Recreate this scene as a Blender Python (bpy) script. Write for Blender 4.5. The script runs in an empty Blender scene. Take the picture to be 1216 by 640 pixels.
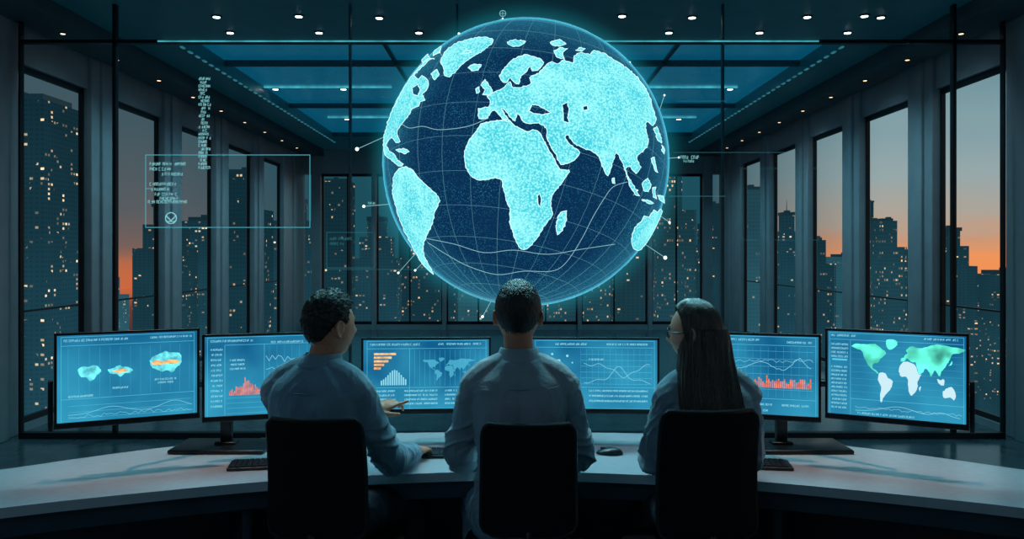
import bpy, bmesh, math, random, time
from mathutils import Vector, Matrix, noise
from mathutils.geometry import delaunay_2d_cdt
random.seed(7)
R_=math.radians
CZ=1.54; FP=1000.0; HX=608.0; HY=300.0
COL=bpy.context.scene.collection
sc=bpy.context.scene
try: sc.view_settings.view_transform='Standard'
except Exception: pass
def P(px,py,d): return Vector(((px-HX)*d/FP, d, CZ-(py-HY)*d/FP))

# ------------------------------------------------------------------ materials
def nt(name):
    m=bpy.data.materials.new(name); m.use_nodes=True
    t=m.node_tree; t.nodes.clear()
    out=t.nodes.new('ShaderNodeOutputMaterial')
    return m,t,out
def L(t,a,b): t.links.new(a,b)
def pbr(name,col,rough=.5,metal=0,nscale=0,namt=.25,bump=0,bscale=80,spec=.5,stretch=None,sheen=0,emis=None):
    m,t,out=nt(name)
    p=t.nodes.new('ShaderNodeBsdfPrincipled'); L(t,p.outputs[0],out.inputs[0])
    p.inputs['Base Color'].default_value=(*col,1); p.inputs['Roughness'].default_value=rough
    p.inputs['Metallic'].default_value=metal; p.inputs['Specular IOR Level'].default_value=spec
    if sheen: p.inputs['Sheen Weight'].default_value=sheen
    if emis: p.inputs['Emission Color'].default_value=(*emis,1); p.inputs['Emission Strength'].default_value=1
    tc=t.nodes.new('ShaderNodeTexCoord'); src=tc.outputs['Object']
    if stretch:
        mp=t.nodes.new('ShaderNodeMapping'); mp.inputs['Scale'].default_value=stretch; L(t,src,mp.inputs[0]); src=mp.outputs[0]
    if nscale:
        n=t.nodes.new('ShaderNodeTexNoise'); n.inputs['Scale'].default_value=nscale; n.inputs['Detail'].default_value=4; L(t,src,n.inputs[0])
        r=t.nodes.new('ShaderNodeValToRGB'); L(t,n.outputs[0],r.inputs[0])
        r.color_ramp.elements[0].position=.3; r.color_ramp.elements[1].position=.7
        r.color_ramp.elements[0].color=(*[c*(1-namt) for c in col],1); r.color_ramp.elements[1].color=(*[min(1,c*(1+namt)) for c in col],1)
        L(t,r.outputs[0],p.inputs['Base Color'])
    if bump:
        n=t.nodes.new('ShaderNodeTexNoise'); n.inputs['Scale'].default_value=bscale; n.inputs['Detail'].default_value=3; L(t,src,n.inputs[0])
        b=t.nodes.new('ShaderNodeBump'); b.inputs['Strength'].default_value=bump; b.inputs['Distance'].default_value=.01
        L(t,n.outputs[0],b.inputs['Height']); L(t,b.outputs[0],p.inputs['Normal'])
    return m
def emi(name,col,st=1,nscale=0,amt=.3):
    m,t,out=nt(name)
    e=t.nodes.new('ShaderNodeEmission'); L(t,e.outputs[0],out.inputs[0])
    e.inputs[0].default_value=(*col,1); e.inputs[1].default_value=st
    if nscale:
        tc=t.nodes.new('ShaderNodeTexCoord'); n=t.nodes.new('ShaderNodeTexNoise'); n.inputs['Scale'].default_value=nscale
        L(t,tc.outputs['Object'],n.inputs[0])
        r=t.nodes.new('ShaderNodeValToRGB'); L(t,n.outputs[0],r.inputs[0])
        r.color_ramp.elements[0].position=.35; r.color_ramp.elements[1].position=.65
        r.color_ramp.elements[0].color=(*[c*(1-amt) for c in col],1); r.color_ramp.elements[1].color=(*[c*(1+amt) for c in col],1)
        L(t,r.outputs[0],e.inputs[0])
    return m
def holo(name,col,st,alpha):
    m,t,out=nt(name)
    e=t.nodes.new('ShaderNodeEmission'); e.inputs[0].default_value=(*col,1); e.inputs[1].default_value=st
    tr=t.nodes.new('ShaderNodeBsdfTransparent'); mx=t.nodes.new('ShaderNodeMixShader'); mx.inputs[0].default_value=alpha
    L(t,tr.outputs[0],mx.inputs[1]); L(t,e.outputs[0],mx.inputs[2]); L(t,mx.outputs[0],out.inputs[0])
    return m
def glassm(name,tint,refl=.07,haze=(0.02,.1,.13),hz=.05):
    m,t,out=nt(name)
    tr=t.nodes.new('ShaderNodeBsdfTransparent'); tr.inputs[0].default_value=(*tint,1)
    g=t.nodes.new('ShaderNodeBsdfGlossy'); g.inputs['Roughness'].default_value=.03; g.inputs[0].default_value=(.7,.9,.95,1)
    d=t.nodes.new('ShaderNodeBsdfDiffuse'); d.inputs[0].default_value=(*haze,1)
    m1=t.nodes.new('ShaderNodeMixShader'); m1.inputs[0].default_value=refl
    m2=t.nodes.new('ShaderNodeMixShader'); m2.inputs[0].default_value=hz
    L(t,tr.outputs[0],m1.inputs[1]); L(t,g.outputs[0],m1.inputs[2]); L(t,m1.outputs[0],m2.inputs[1]); L(t,d.outputs[0],m2.inputs[2]); L(t,m2.outputs[0],out.inputs[0])
    return m
M={}
M['desk']=pbr('desk_laminate',(.50,.52,.56),.17,nscale=30,namt=.04,spec=.8)
M['deskdark']=pbr('desk_panel',(.02,.04,.06),.45,nscale=8,namt=.2)
M['black']=pbr('black_plastic',(.008,.010,.013),.35,nscale=40,namt=.2)
M['metal']=pbr('dark_metal',(.03,.035,.04),.3,.8,nscale=40,namt=.15)
M['mesh']=pbr('chair_fabric',(.005,.006,.008),.8,bump=.5,bscale=300,spec=.2)
M['skin']=pbr('skin',(.62,.25,.14),.5,nscale=25,namt=.12,bump=.15,bscale=200)
M['skin2']=pbr('skin_fair',(.66,.31,.20),.5,nscale=25,namt=.08,bump=.1,bscale=200)
M['shirt']=pbr('shirt_cotton',(.30,.37,.42),.75,nscale=14,namt=.10,bump=.2,bscale=120,sheen=.2)
M['shirt2']=pbr('shirt_blue',(.18,.30,.38),.75,nscale=14,namt=.10,bump=.2,bscale=120,sheen=.2)
M['shirt3']=pbr('blouse_grey_blue',(.22,.32,.39),.75,nscale=14,namt=.10,bump=.2,bscale=120,sheen=.2)
M['denim']=pbr('trouser_denim',(.18,.30,.40),.9,nscale=60,namt=.25,bump=.3,bscale=200)
M['dark']=pbr('trouser_dark',(.018,.025,.036),.9,nscale=60,namt=.25,bump=.3,bscale=200)
M['hair']=pbr('hair_black',(.009,.008,.008),.42,nscale=90,namt=.5,bump=.5,bscale=260,stretch=(1,1,.3))
M['hair2']=pbr('hair_brown',(.085,.055,.042),.30,nscale=160,namt=.6,bump=.5,bscale=320,stretch=(1,1,.04),spec=.8)
M['eye']=pbr('eye_white',(.5,.52,.54),.3,nscale=30,namt=.05)
M['iris']=pbr('iris',(.03,.02,.015),.2,nscale=30,namt=.2)
M['wall']=pbr('wall_plaster',(.34,.43,.46),.4,nscale=5,namt=.08)
M['wallb']=pbr('wall_dark',(.05,.10,.12),.6,nscale=5,namt=.1)
M['ceil']=pbr('ceiling_panel',(.03,.11,.14),.35,nscale=3,namt=.2,emis=(.0005,.008,.012))  # weak teal emission painted into the plain ceiling, which is no lamp
M['tray']=pbr('ceiling_tray_painted_glow',(.03,.18,.28),.2,nscale=2,namt=.3,emis=(.001,.062,.115))  # blue glow painted in as emission, no lamp lights the tray
M['ceil2']=pbr('ceiling_soffit',(.09,.14,.16),.6,nscale=3,namt=.12)
M['floor']=pbr('floor_polished',(.12,.17,.19),.2,nscale=4,namt=.2)
M['mull']=pbr('mullion_metal',(.015,.025,.03),.4,.5,nscale=30,namt=.2)
M['mull2']=pbr('mullion_teal',(.03,.13,.16),.4,.2,nscale=30,namt=.2)
M['strip']=emi('cove_strip_light',(.08,.55,.68),.65,6,.3)
M['strip2']=emi('dashed_strip_light',(.05,.30,.38),.45,6,.3)
M['lens']=emi('downlight_lens',(.75,.95,1),6)
M['warm']=emi('downlight_warm',(1,.66,.35),2.2)
M['white']=emi('graphic_white',(.65,.92,1),.95)
M['cy']=emi('graphic_cyan',(.12,.68,.92),.9)
M['cy2']=emi('graphic_pale',(.32,.82,.98),.9)
M['teal']=emi('graphic_teal',(.16,.82,.92),.95,40,.4)
M['green']=emi('graphic_green',(.12,.88,.66),.98,12,.6)
M['red']=emi('graphic_red',(.95,.22,.12),.95,60,.3)
M['orange']=emi('graphic_orange',(1,.55,.22),.95,60,.3)
M['dot']=emi('pin_light',(.7,.98,1),3)
M['line']=holo('hologram_line',(.45,.88,.95),.8,.6)
M['coast']=emi('coast_glow',(.66,1,1),1.25)
M['hline']=holo('hologram_outline',(.10,.62,.72),.8,.7)
M['faint']=holo('hologram_faint',(.08,.42,.5),.6,.4)
M['htext']=holo('hologram_text',(.32,.85,.90),.9,.75)
M['keys']=pbr('key_caps',(.02,.025,.03),.4,nscale=30,namt=.2)
M['rub']=pbr('rubber',(.01,.01,.012),.8,nscale=30,namt=.2)
M['lensg']=glassm('spectacle_lens',(.85,.95,1),.12,(.1,.2,.25),.03)

def screen_mat(name,seed):
    m,t,out=nt(name); N=t.nodes.new
    tc=N('ShaderNodeTexCoord')
    n=N('ShaderNodeTexNoise'); n.noise_dimensions='4D'; n.inputs['W'].default_value=seed; n.inputs['Scale'].default_value=4
    L(t,tc.outputs['Object'],n.inputs[0])
    sp=N('ShaderNodeSeparateXYZ'); L(t,tc.outputs['Generated'],sp.inputs[0])
    a=N('ShaderNodeMath'); a.operation='MULTIPLY_ADD'; L(t,sp.outputs[2],a.inputs[0]); a.inputs[1].default_value=-.22; L(t,n.outputs[0],a.inputs[2])
    r=N('ShaderNodeValToRGB'); L(t,a.outputs[0],r.inputs[0])
    r.color_ramp.elements[0].position=.18; r.color_ramp.elements[1].position=.60
    r.color_ramp.elements[0].color=(.006,.115,.27,1); r.color_ramp.elements[1].color=(.035,.34,.54,1)
    e=N('ShaderNodeEmission'); e.inputs[1].default_value=1.0
    L(t,r.outputs[0],e.inputs[0])
    L(t,e.outputs[0],out.inputs[0])
    return m

def city_mat(name,base,lit,haze,cell=(2.3,2.9),st=.75,warm=(1,.62,.30)):
    m,t,out=nt(name)
    N=t.nodes.new
    tc=N('ShaderNodeTexCoord'); sp=N('ShaderNodeSeparateXYZ'); L(t,tc.outputs['Object'],sp.inputs[0])
    def math(op,a,b=None):
        x=N('ShaderNodeMath'); x.operation=op
        for i,v in enumerate((a,b)):
            if v is None: continue
            if isinstance(v,(int,float)): x.inputs[i].default_value=v
            else: L(t,v,x.inputs[i])
        return x.outputs[0]
    u=math('DIVIDE',math('ADD',sp.outputs[0],sp.outputs[1]),cell[0]); v=math('DIVIDE',sp.outputs[2],cell[1])
    fu=math('FRACT',u); fv=math('FRACT',v)
    mu=math('MULTIPLY',math('GREATER_THAN',fu,.42),math('GREATER_THAN',fv,.52))
    c=N('ShaderNodeCombineXYZ'); L(t,math('FLOOR',u),c.inputs[0]); L(t,math('FLOOR',v),c.inputs[1])
    wn=N('ShaderNodeTexWhiteNoise'); wn.noise_dimensions='2D'; L(t,c.outputs[0],wn.inputs[0])
    ln=N('ShaderNodeTexNoise'); ln.inputs['Scale'].default_value=.09; L(t,tc.outputs['Object'],ln.inputs[0])
    thr=math('SUBTRACT',1-lit+.75,math('MULTIPLY',ln.outputs[0],1.5))
    sx=N('ShaderNodeSeparateColor'); L(t,wn.outputs['Color'],sx.inputs[0])
    on=math('MULTIPLY',math('GREATER_THAN',wn.outputs[0],thr),mu)
    on=math('MULTIPLY',on,math('ADD',.10,math('POWER',sx.outputs[1],3)))
    p=N('ShaderNodeBsdfDiffuse'); mixc=N('ShaderNodeMix'); mixc.data_type='RGBA'; L(t,mu,mixc.inputs[0])
    mixc.inputs[6].default_value=(*base,1); mixc.inputs[7].default_value=(*[b*.6 for b in base],1)
    L(t,mixc.outputs[2],p.inputs[0])
    e1=N('ShaderNodeEmission'); e1.inputs[0].default_value=(*warm,1); L(t,math('MULTIPLY',on,st*1.6),e1.inputs[1])
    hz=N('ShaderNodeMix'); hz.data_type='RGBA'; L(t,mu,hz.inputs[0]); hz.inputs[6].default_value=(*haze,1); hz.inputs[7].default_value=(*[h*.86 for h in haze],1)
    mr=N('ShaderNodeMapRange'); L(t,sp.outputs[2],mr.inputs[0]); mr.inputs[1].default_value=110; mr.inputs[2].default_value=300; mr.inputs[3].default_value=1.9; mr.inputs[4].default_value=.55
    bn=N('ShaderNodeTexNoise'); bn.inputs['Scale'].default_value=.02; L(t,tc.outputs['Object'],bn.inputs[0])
    e2=N('ShaderNodeEmission'); L(t,hz.outputs[2],e2.inputs[0]); L(t,math('MULTIPLY',mr.outputs[0],math('ADD',.5,bn.outputs[0])),e2.inputs[1])  # haze painted into the facade as emission, stronger low down
    a=N('ShaderNodeAddShader'); b=N('ShaderNodeAddShader'); L(t,p.outputs[0],a.inputs[0]); L(t,e1.outputs[0],a.inputs[1]); L(t,a.outputs[0],b.inputs[0]); L(t,e2.outputs[0],b.inputs[1]); L(t,b.outputs[0],out.inputs[0])
    return m
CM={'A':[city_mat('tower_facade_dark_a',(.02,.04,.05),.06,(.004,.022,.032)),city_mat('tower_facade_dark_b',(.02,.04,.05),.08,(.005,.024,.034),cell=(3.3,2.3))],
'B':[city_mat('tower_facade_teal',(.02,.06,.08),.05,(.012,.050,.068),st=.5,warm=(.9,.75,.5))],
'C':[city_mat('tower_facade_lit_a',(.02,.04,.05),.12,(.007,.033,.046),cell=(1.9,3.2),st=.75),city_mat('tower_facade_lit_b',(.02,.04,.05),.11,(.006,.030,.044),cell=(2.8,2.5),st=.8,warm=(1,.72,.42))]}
M['crown']=pbr('tower_crown',(.02,.04,.05),.6,nscale=.1,namt=.2,emis=(.004,.020,.029))  # emission paints a hazy glow onto the crowns too

# ------------------------------------------------------------------ mesh helpers
def cat(pts,n):
    out=[]; k=len(pts)
    for i in range(k-1):
        p0=pts[max(i-1,0)];p1=pts[i];p2=pts[i+1];p3=pts[min(i+2,k-1)]
        for j in range(n):
            s=j/n
            out.append([.5*((2*b)+(-a+c)*s+(2*a-5*b+4*c-d)*s*s+(-a+3*b-3*c+d)*s**3) for a,b,c,d in zip(p0,p1,p2,p3)])
    out.append(list(pts[-1])); return out
CF=((0,3,2,1),(4,5,6,7),(0,1,5,4),(1,2,6,5),(2,3,7,6),(3,0,4,7))
def box(bm,c,s,M4=None,bev=0):
    c=Vector(c); hx,hy,hz=s[0]/2,s[1]/2,s[2]/2
    vs=[]
    for p in ((-hx,-hy,-hz),(hx,-hy,-hz),(hx,hy,-hz),(-hx,hy,-hz),(-hx,-hy,hz),(hx,-hy,hz),(hx,hy,hz),(-hx,hy,hz)):
        p=Vector(p); vs.append(bm.verts.new((M4@p if M4 else p)+c))
    fs=[bm.faces.new([vs[i] for i in f]) for f in CF]
    if bev:
        es=list({e for f in fs for e in f.edges})
        bmesh.ops.bevel(bm,geom=es,offset=bev,segments=3,affect='EDGES',profile=.5)
def bxx(bm,x0,x1,y0,y1,z0,z1,bev=0): box(bm,((x0+x1)/2,(y0+y1)/2,(z0+z1)/2),(abs(x1-x0),abs(y1-y0),abs(z1-z0)),None,bev)
def loft(bm,rings,cap=True):
    prev=None; first=None
    for r in rings:
        vs=[bm.verts.new(p) for p in r]
        if prev:
            n=len(vs)
            for i in range(n): bm.faces.new((prev[i],prev[(i+1)%n],vs[(i+1)%n],vs[i]))
        else: first=vs
        prev=vs
    if cap:
        bm.faces.new(list(reversed(first))); bm.faces.new(prev)
def tube(bm,pts,rad,seg=10,n=1,flat=1.0,roundcap=True):
    pts=[Vector(p) for p in pts]
    if isinstance(rad,(int,float)): rad=[rad]*len(pts)
    if n>1:
        q=cat([(*p,r) for p,r in zip(pts,rad)],n); pts=[Vector(a[:3]) for a in q]; rad=[a[3] for a in q]
    T=[]
    for i in range(len(pts)):
        d=pts[min(i+1,len(pts)-1)]-pts[max(i-1,0)]
        T.append(d.normalized() if d.length>1e-9 else Vector((0,0,1)))
    up=Vector((0,0,1)) if abs(T[0].z)<.9 else Vector((1,0,0))
    a=(up-T[0]*up.dot(T[0])).normalized()
    rings=[]
    cs=[(math.cos(2*math.pi*k/seg),math.sin(2*math.pi*k/seg)*flat) for k in range(seg)]
    def ring(c,a,t,r):
        b=t.cross(a)
        return [c+a*(x*r)+b*(y*r) for x,y in cs]
    if roundcap:
        for s in (.97,.75,.4): rings.append(ring(pts[0]-T[0]*rad[0]*s,a,T[0],rad[0]*math.sqrt(1-s*s)))
    for i,p in enumerate(pts):
        a=(a-T[i]*a.dot(T[i])).normalized()
        rings.append(ring(p,a,T[i],rad[i]))
    if roundcap:
        for s in (.4,.75,.97): rings.append(ring(pts[-1]+T[-1]*rad[-1]*s,a,T[-1],rad[-1]*math.sqrt(1-s*s)))
    loft(bm,rings)
def usphere(bm,fn,u,v):
    top=bm.verts.new(fn(Vector((0,0,1)))); bot=bm.verts.new(fn(Vector((0,0,-1)))); rows=[]
    for j in range(1,v):
        z=math.cos(math.pi*j/v); r=math.sin(math.pi*j/v)
        rows.append([bm.verts.new(fn(Vector((r*math.cos(2*math.pi*i/u),r*math.sin(2*math.pi*i/u),z)))) for i in range(u)])
    for i in range(u):
        k=(i+1)%u
        bm.faces.new((top,rows[0][i],rows[0][k])); bm.faces.new((bot,rows[-1][k],rows[-1][i]))
        for a,b in zip(rows,rows[1:]): bm.faces.new((a[i],b[i],b[k],a[k]))
def ell(bm,c,r,M3=None,u=24,v=16):
    c=Vector(c)
    def fn(d):
        p=Vector((d.x*r[0],d.y*r[1],d.z*r[2])); return (M3@p if M3 else p)+c
    usphere(bm,fn,u,v)
def cyl(bm,c,r,h,seg=32):
    c=Vector(c)
    loft(bm,[[c+Vector((r*math.cos(2*math.pi*i/seg),r*math.sin(2*math.pi*i/seg),z)) for i in range(seg)] for z in (-h/2,h/2)])
def W(o):
    m=o.matrix_basis.copy()
    while o.parent: o=o.parent; m=o.matrix_basis@m
    return m
def put(name,me,mat,parent=None,smooth=True,label=None,cat_=None,group=None,kind=None):
    o=bpy.data.objects.new(name,me); COL.objects.link(o)
    if mat and not me.materials: me.materials.append(mat)
    if parent:
        o.parent=parent; me.transform(W(parent).inverted())
    else:
        xs=[v.co for v in me.vertices]
        if xs:
            c=Vector(((min(v.x for v in xs)+max(v.x for v in xs))/2,(min(v.y for v in xs)+max(v.y for v in xs))/2,min(v.z for v in xs)))
            me.transform(Matrix.Translation(-c)); o.location=c
    if smooth:
        me.shade_smooth()
        if smooth=='auto':
            try: me.set_sharp_from_angle(angle=R_(35))
            except Exception: pass
    if label: o['label']=label
    if cat_: o['category']=cat_
    if group: o['group']=group
    if kind: o['kind']=kind
    return o
def mk(name,bm,mat,parent=None,smooth='auto',**k):
    bmesh.ops.recalc_face_normals(bm,faces=bm.faces[:])
    me=bpy.data.meshes.new(name); bm.to_mesh(me); bm.free()
    return put(name,me,mat,parent,smooth,**k)
def mkf(name,bm,mat,parent=None,**k):
    me=bpy.data.meshes.new(name); bm.to_mesh(me); bm.free()
    return put(name,me,mat,parent,False,**k)
def thing(name,loc,rz,label,cat_,group=None):
    o=bpy.data.objects.new(name,None); COL.objects.link(o); o.location=loc; o.rotation_euler=(0,0,rz); o.empty_display_size=.1
    o['label']=label; o['category']=cat_
    if group: o['group']=group
    o.matrix_basis=Matrix.Translation(Vector(loc))@Matrix.Rotation(rz,4,'Z')
    return o
def remesh(bm,vox,smooth=4,fac=.5):
    bmesh.ops.recalc_face_normals(bm,faces=bm.faces[:])
    me=bpy.data.meshes.new('t'); bm.to_mesh(me); bm.free()
    ob=bpy.data.objects.new('t',me); COL.objects.link(ob)
    m=ob.modifiers.new('r','REMESH'); m.mode='VOXEL'; m.voxel_size=vox
    s=ob.modifiers.new('s','SMOOTH'); s.iterations=smooth; s.factor=fac
    dg=bpy.context.evaluated_depsgraph_get()
    me2=bpy.data.meshes.new_from_object(ob.evaluated_get(dg))
    bpy.data.objects.remove(ob); bpy.data.meshes.remove(me)
    return me2
def displace(me,fn):
    co=[v.co.copy() for v in me.vertices]; no=[v.normal.copy() for v in me.vertices]
    flat=[]
    for p,n in zip(co,no):
        q=p+n*fn(p,n); flat+=[q.x,q.y,q.z]
    me.vertices.foreach_set('co',flat); me.update()
S='structure'
# ------------------------------------------------------------------ people
def gauss(d,c,s): return math.exp(-sum(((a-b)/w)**2 for a,b,w in zip(d,c,s)))
def headpt(d):
    x,y,z=d
    tt=max(0,-z)
    X=x*.076*(1-.28*tt**1.8); Z=z*.116
    Yv=y*(.092 if y>0 else .100)
    if y<0: Yv*=(1-.42*tt**1.3)
    else: Yv*=(1-.04*tt)
    if y>0:
        Yv+= .018*gauss((x,0,z),(0,0,-.24),(.17,1,.12)) + .009*gauss((x,0,z),(0,0,-.06),(.12,1,.18))
        for s in (-1,1):
            Yv-=.008*gauss((x,0,z),(s*.36,0,.02),(.18,1,.11)); Yv+=.004*gauss((x,0,z),(s*.35,0,.20),(.28,1,.09)); Yv+=.005*gauss((x,0,z),(s*.5,0,-.22),(.2,1,.15))
        Yv+=.006*gauss((x,0,z),(0,0,-.50),(.24,1,.05))+.005*gauss((x,0,z),(0,0,-.60),(.22,1,.05))-.003*gauss((x,0,z),(0,0,-.55),(.27,1,.02))
        Yv+=.010*gauss((x,0,z),(0,0,-.84),(.34,1,.15))
    return Vector((X,Yv,Z))
def lerpt(tab,a):
    for (a0,v0),(a1,v1) in zip(tab,tab[1:]):
        if a<=a1: 
            s=(a-a0)/(a1-a0); s=max(0,min(1,s)); return v0+(v1-v0)*s
    return tab[-1][1]
def hand(bm,wrist,fwd,nrm,side,curl=.35,sc=.92,point=False):
    f=Vector(fwd).normalized(); n=Vector(nrm); n=(n-f*n.dot(f)).normalized(); s=f.cross(n)*side
    w=Vector(wrist)
    R3=Matrix((s,f,n)).transposed()
    ell(bm,w+f*.048*sc,(.036*sc,.052*sc,.015*sc),R3,20,12)
    ell(bm,w+f*.07*sc,(.038*sc,.024*sc,.013*sc),R3,20,12)
    tube(bm,[w-f*.02,w+f*.03*sc],[.025,.024],12,flat=1)
    for i,(o,l) in enumerate(((.029,.074),(.010,.083),(-.010,.077),(-.028,.060))):
        p=w+f*(.082-.004*abs(i-1))*sc+s*o*sc; pts=[p-f*.02*sc,p]; ang=0
        c=curl*(1+.25*i)
        if point and i==0: c=.08
        if point and i>0: c=curl*1.6
        for k,fr_ in enumerate((.45,.30,.25)):
            ang+=c*(.7 if k==0 else 1)
            dv=(f*math.cos(ang)-n*math.sin(ang)+s*o*1.5).normalized(); p=p+dv*l*fr_*sc; pts.append(p)
        tube(bm,pts,[.0092*sc,.0090*sc,.0084*sc,.0076*sc,.0064*sc],10)
    p=w+f*.022*sc+s*.024*sc; d1=(f*.75+s*.75-n*.25).normalized(); d2=(f*.95+s*.35-n*.35).normalized()
    tube(bm,[p-s*.015,p,p+d1*.034*sc,p+d1*.034*sc+d2*.028*sc,p+d1*.034*sc+d2*.05*sc],[.014*sc,.0135*sc,.0108*sc,.0098*sc,.008*sc],10)
SEC=[(.49,.10,.08,.03),(.53,.155,.125,.03),(.60,.170,.130,.02),(.70,.148,.108,.01),(.80,.138,.100,0),(.92,.155,.108,0),(1.01,.168,.110,0),(1.075,.160,.098,0),(1.12,.122,.080,.004),(1.155,.078,.066,.008),(1.185,.058,.058,.012)]
def person(c,yaw,s,wd,head,hyaw,hpitch,arms,knees,label,mats,hs=1.0,hair='short',sleeve=(.88,.88),lean=0,points=(False,False),curls=(.3,.3),seed=1,handn=None):
    skin,shirt,trous,hairm=mats
    root=thing('person',(c[0],c[1],0),0,label,'person')
    Rz=Matrix.Rotation(yaw,3,'Z')
    def T(x,y,z):
        zz=.60+(z-.60)*(s if z>.60 else 1)
        return Vector((c[0],c[1],0))+Rz@Vector((x*wd,y+lean*(zz-.6),zz))
    def tpt(a,z,inf,SQ):
        for q0,q1 in zip(SQ,SQ[1:]):
            if z<=q1[0]:
                k=(z-q0[0])/(q1[0]-q0[0]); rx,ry,yo=[q0[i]+(q1[i]-q0[i])*k for i in (1,2,3)]; break
        ca,sa=math.cos(a),math.sin(a)
        return T(math.copysign(abs(ca)**.85,ca)*(rx+inf/wd),math.copysign(abs(sa)**.85,sa)*(ry+inf)+yo,z)
    def torso(bm,inf,top=99,bot=0):
        rings=[]
        q=cat(SEC,3)
        for (z,rx,ry,yo) in q:
            if z>top or z<bot: continue
            rr=[]
            for k in range(36):
                a=2*math.pi*k/36; ca,sa=math.cos(a),math.sin(a)
                ux=math.copysign(abs(ca)**.85,ca)*(rx+inf/wd); uy=math.copysign(abs(sa)**.85,sa)*(ry+inf)+yo
                if sa<0: uy+= .012*math.exp(-(ux/.03)**2)*(1 if z>.7 else 0)-.006*(math.exp(-((abs(ux)-.09)/.05)**2))*math.exp(-((z-1.0)/.08)**2)
                rr.append(T(ux,uy,z))
            rings.append(rr)
        loft(bm,rings)
        if top>1:
          for sx in (-1,1):
            tube(bm,[T(0,.01,1.150),T(sx*.06,.0,1.128),T(sx*.115,0,1.098),T(sx*.158,0,1.055)],[.045+inf*.7,.046+inf*.8,.050+inf,.053+inf],14,3)
    sh=[T(-.164,0,1.045),T(.164,0,1.045)]
    H=Vector(head); Hm=Matrix.Rotation(hyaw,3,'Z')@Matrix.Rotation(hpitch,3,'X')
    bm=bmesh.new(); torso(bm,-.008)
    nb=T(0,.015,1.13)
    tube(bm,[nb-Vector((0,0,.05)),nb,H+Hm@Vector((0,-.022,-.075))*hs,H+Hm@Vector((0,-.015,-.03))*hs],[.056*hs,.055*hs,.053*hs,.055*hs],18,3)
    usphere(bm,lambda d:H+Hm@(headpt(d)*hs),80,60)
    for sx in (-1,1):
        Re=Hm@Matrix.Rotation(sx*R_(20),3,'Z')@Matrix.Rotation(R_(-8),3,'X')
        ce=H+Hm@Vector((sx*.077,-.008,-.006))*hs
        ell(bm,ce,(.008*hs,.018*hs,.030*hs),Re,16,12)
        ear=[ce+Re@Vector((sx*.006,y,z))*hs for y,z in ((.012,-.004),(.016,.012),(.006,.028),(-.010,.026),(-.018,.010),(-.014,-.010),(-.004,-.026),(.006,-.028))]
        tube(bm,ear,.0052*hs,8,2)
    for i,(el,wr) in enumerate(arms):
        el=Vector(el); wr=Vector(wr)
        tube(bm,[sh[i],sh[i].lerp(el,.5),el,el.lerp(wr,.35),wr],[.046*wd,.040,.034,.034,.026],16,4)
        fd=(wr-el).normalized()
        hn=(handn[i] if handn and handn[i] else (0,0,1))
        fdir=Vector((fd.x,fd.y,min(fd.z,0)*.2)) if hn==(0,0,1) else fd
        hand(bm,wr,fdir,hn,(1 if i==0 else -1),curls[i],.92*hs,points[i])
    leg=[]
    for i,kn in enumerate(knees):
        sx=-1 if i==0 else 1
        hp=T(sx*.088,.03,.575); kn=Vector(kn); an=Vector((kn.x,kn.y-.02,.11))
        leg.append((hp,kn,an)); tube(bm,[hp,hp.lerp(kn,.5),kn,kn.lerp(an,.4),an,an-Vector((0,0,.05))],[.074,.066,.050,.050,.034,.034],16,3)
    me=remesh(bm,.0045,2,.5); body=put('body',me,skin,root,True)
    # shirt
    bm=bmesh.new(); torso(bm,.010,1.165,.55)
    for i,(el,wr) in enumerate(arms):
        el=Vector(el); wr=Vector(wr); e=el.lerp(wr,sleeve[i])
        tube(bm,[sh[i],sh[i].lerp(el,.5),el,el.lerp(e,.5),e],[.060*wd,.053,.048,.044,.036 if sleeve[i]>.6 else .043],18,4,roundcap=False)
    me=remesh(bm,.0052,4,.5)
    els=[Vector(a[0]) for a in arms]
    def fold(p,nn):
        f1=noise.noise(Vector((p.x*6+seed,p.y*6,p.z*12)))
        sg=1 if p.x>c[0] else -1
        w1=p.z*16+sg*(p.x-c[0])*12+noise.noise(p*6+Vector((0,0,seed)))*2.8
        f2=1-abs(noise.noise(Vector((w1,seed,p.x*3.5+p.y*4))))*3.6
        f4=1-abs(noise.noise(Vector((p.x*19+seed*3,p.y*19,p.z*7+noise.noise(p*5)*1.5))))*3.6
        f3=noise.noise(p*26)
        lz=max(0,min(1,(1.10-p.z)/.26))
        ed=min((p-e).length for e in els); le=math.exp(-(ed/.13)**2)
        amp=.22+.78*lz
        return .005*f1*amp+max(0,f2)**1.5*(.0085*amp+.007*le)+max(0,f4)**1.5*.006*amp+.0007*f3
    displace(me,fold)
    so=put('shirt',me,shirt,root,True)
    bm=bmesh.new(); rings=[]
    ncenter=T(0,.015,1.165)
    dirn=((H+Hm@Vector((0,-.02,-.07)))-ncenter).normalized()
    for (rr,hh) in ((.078,-.024),(.083,-.020),(.085,-.012),(.074,.016),(.068,.030),(.063,.033),(.061,.02),(.060,-.02)):
        rings.append([ncenter+dirn*hh+Rz@Vector((rr*hs*math.cos(a),rr*1.0*hs*math.sin(a),-.014*max(0,math.sin(a)))) for a in [2*math.pi*k/40 for k in range(40)]])
    loft(bm,rings,cap=False); mk('collar',bm,shirt,so)
    bm=bmesh.new(); SQ=cat(SEC,3)
    tube(bm,[tpt(math.pi+.25+(math.pi-.5)*k/24,1.075-.012*math.sin(math.pi*k/24),.0125,SQ) for k in range(25)],.0014,6); mk('yoke_seam',bm,shirt,so)
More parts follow.
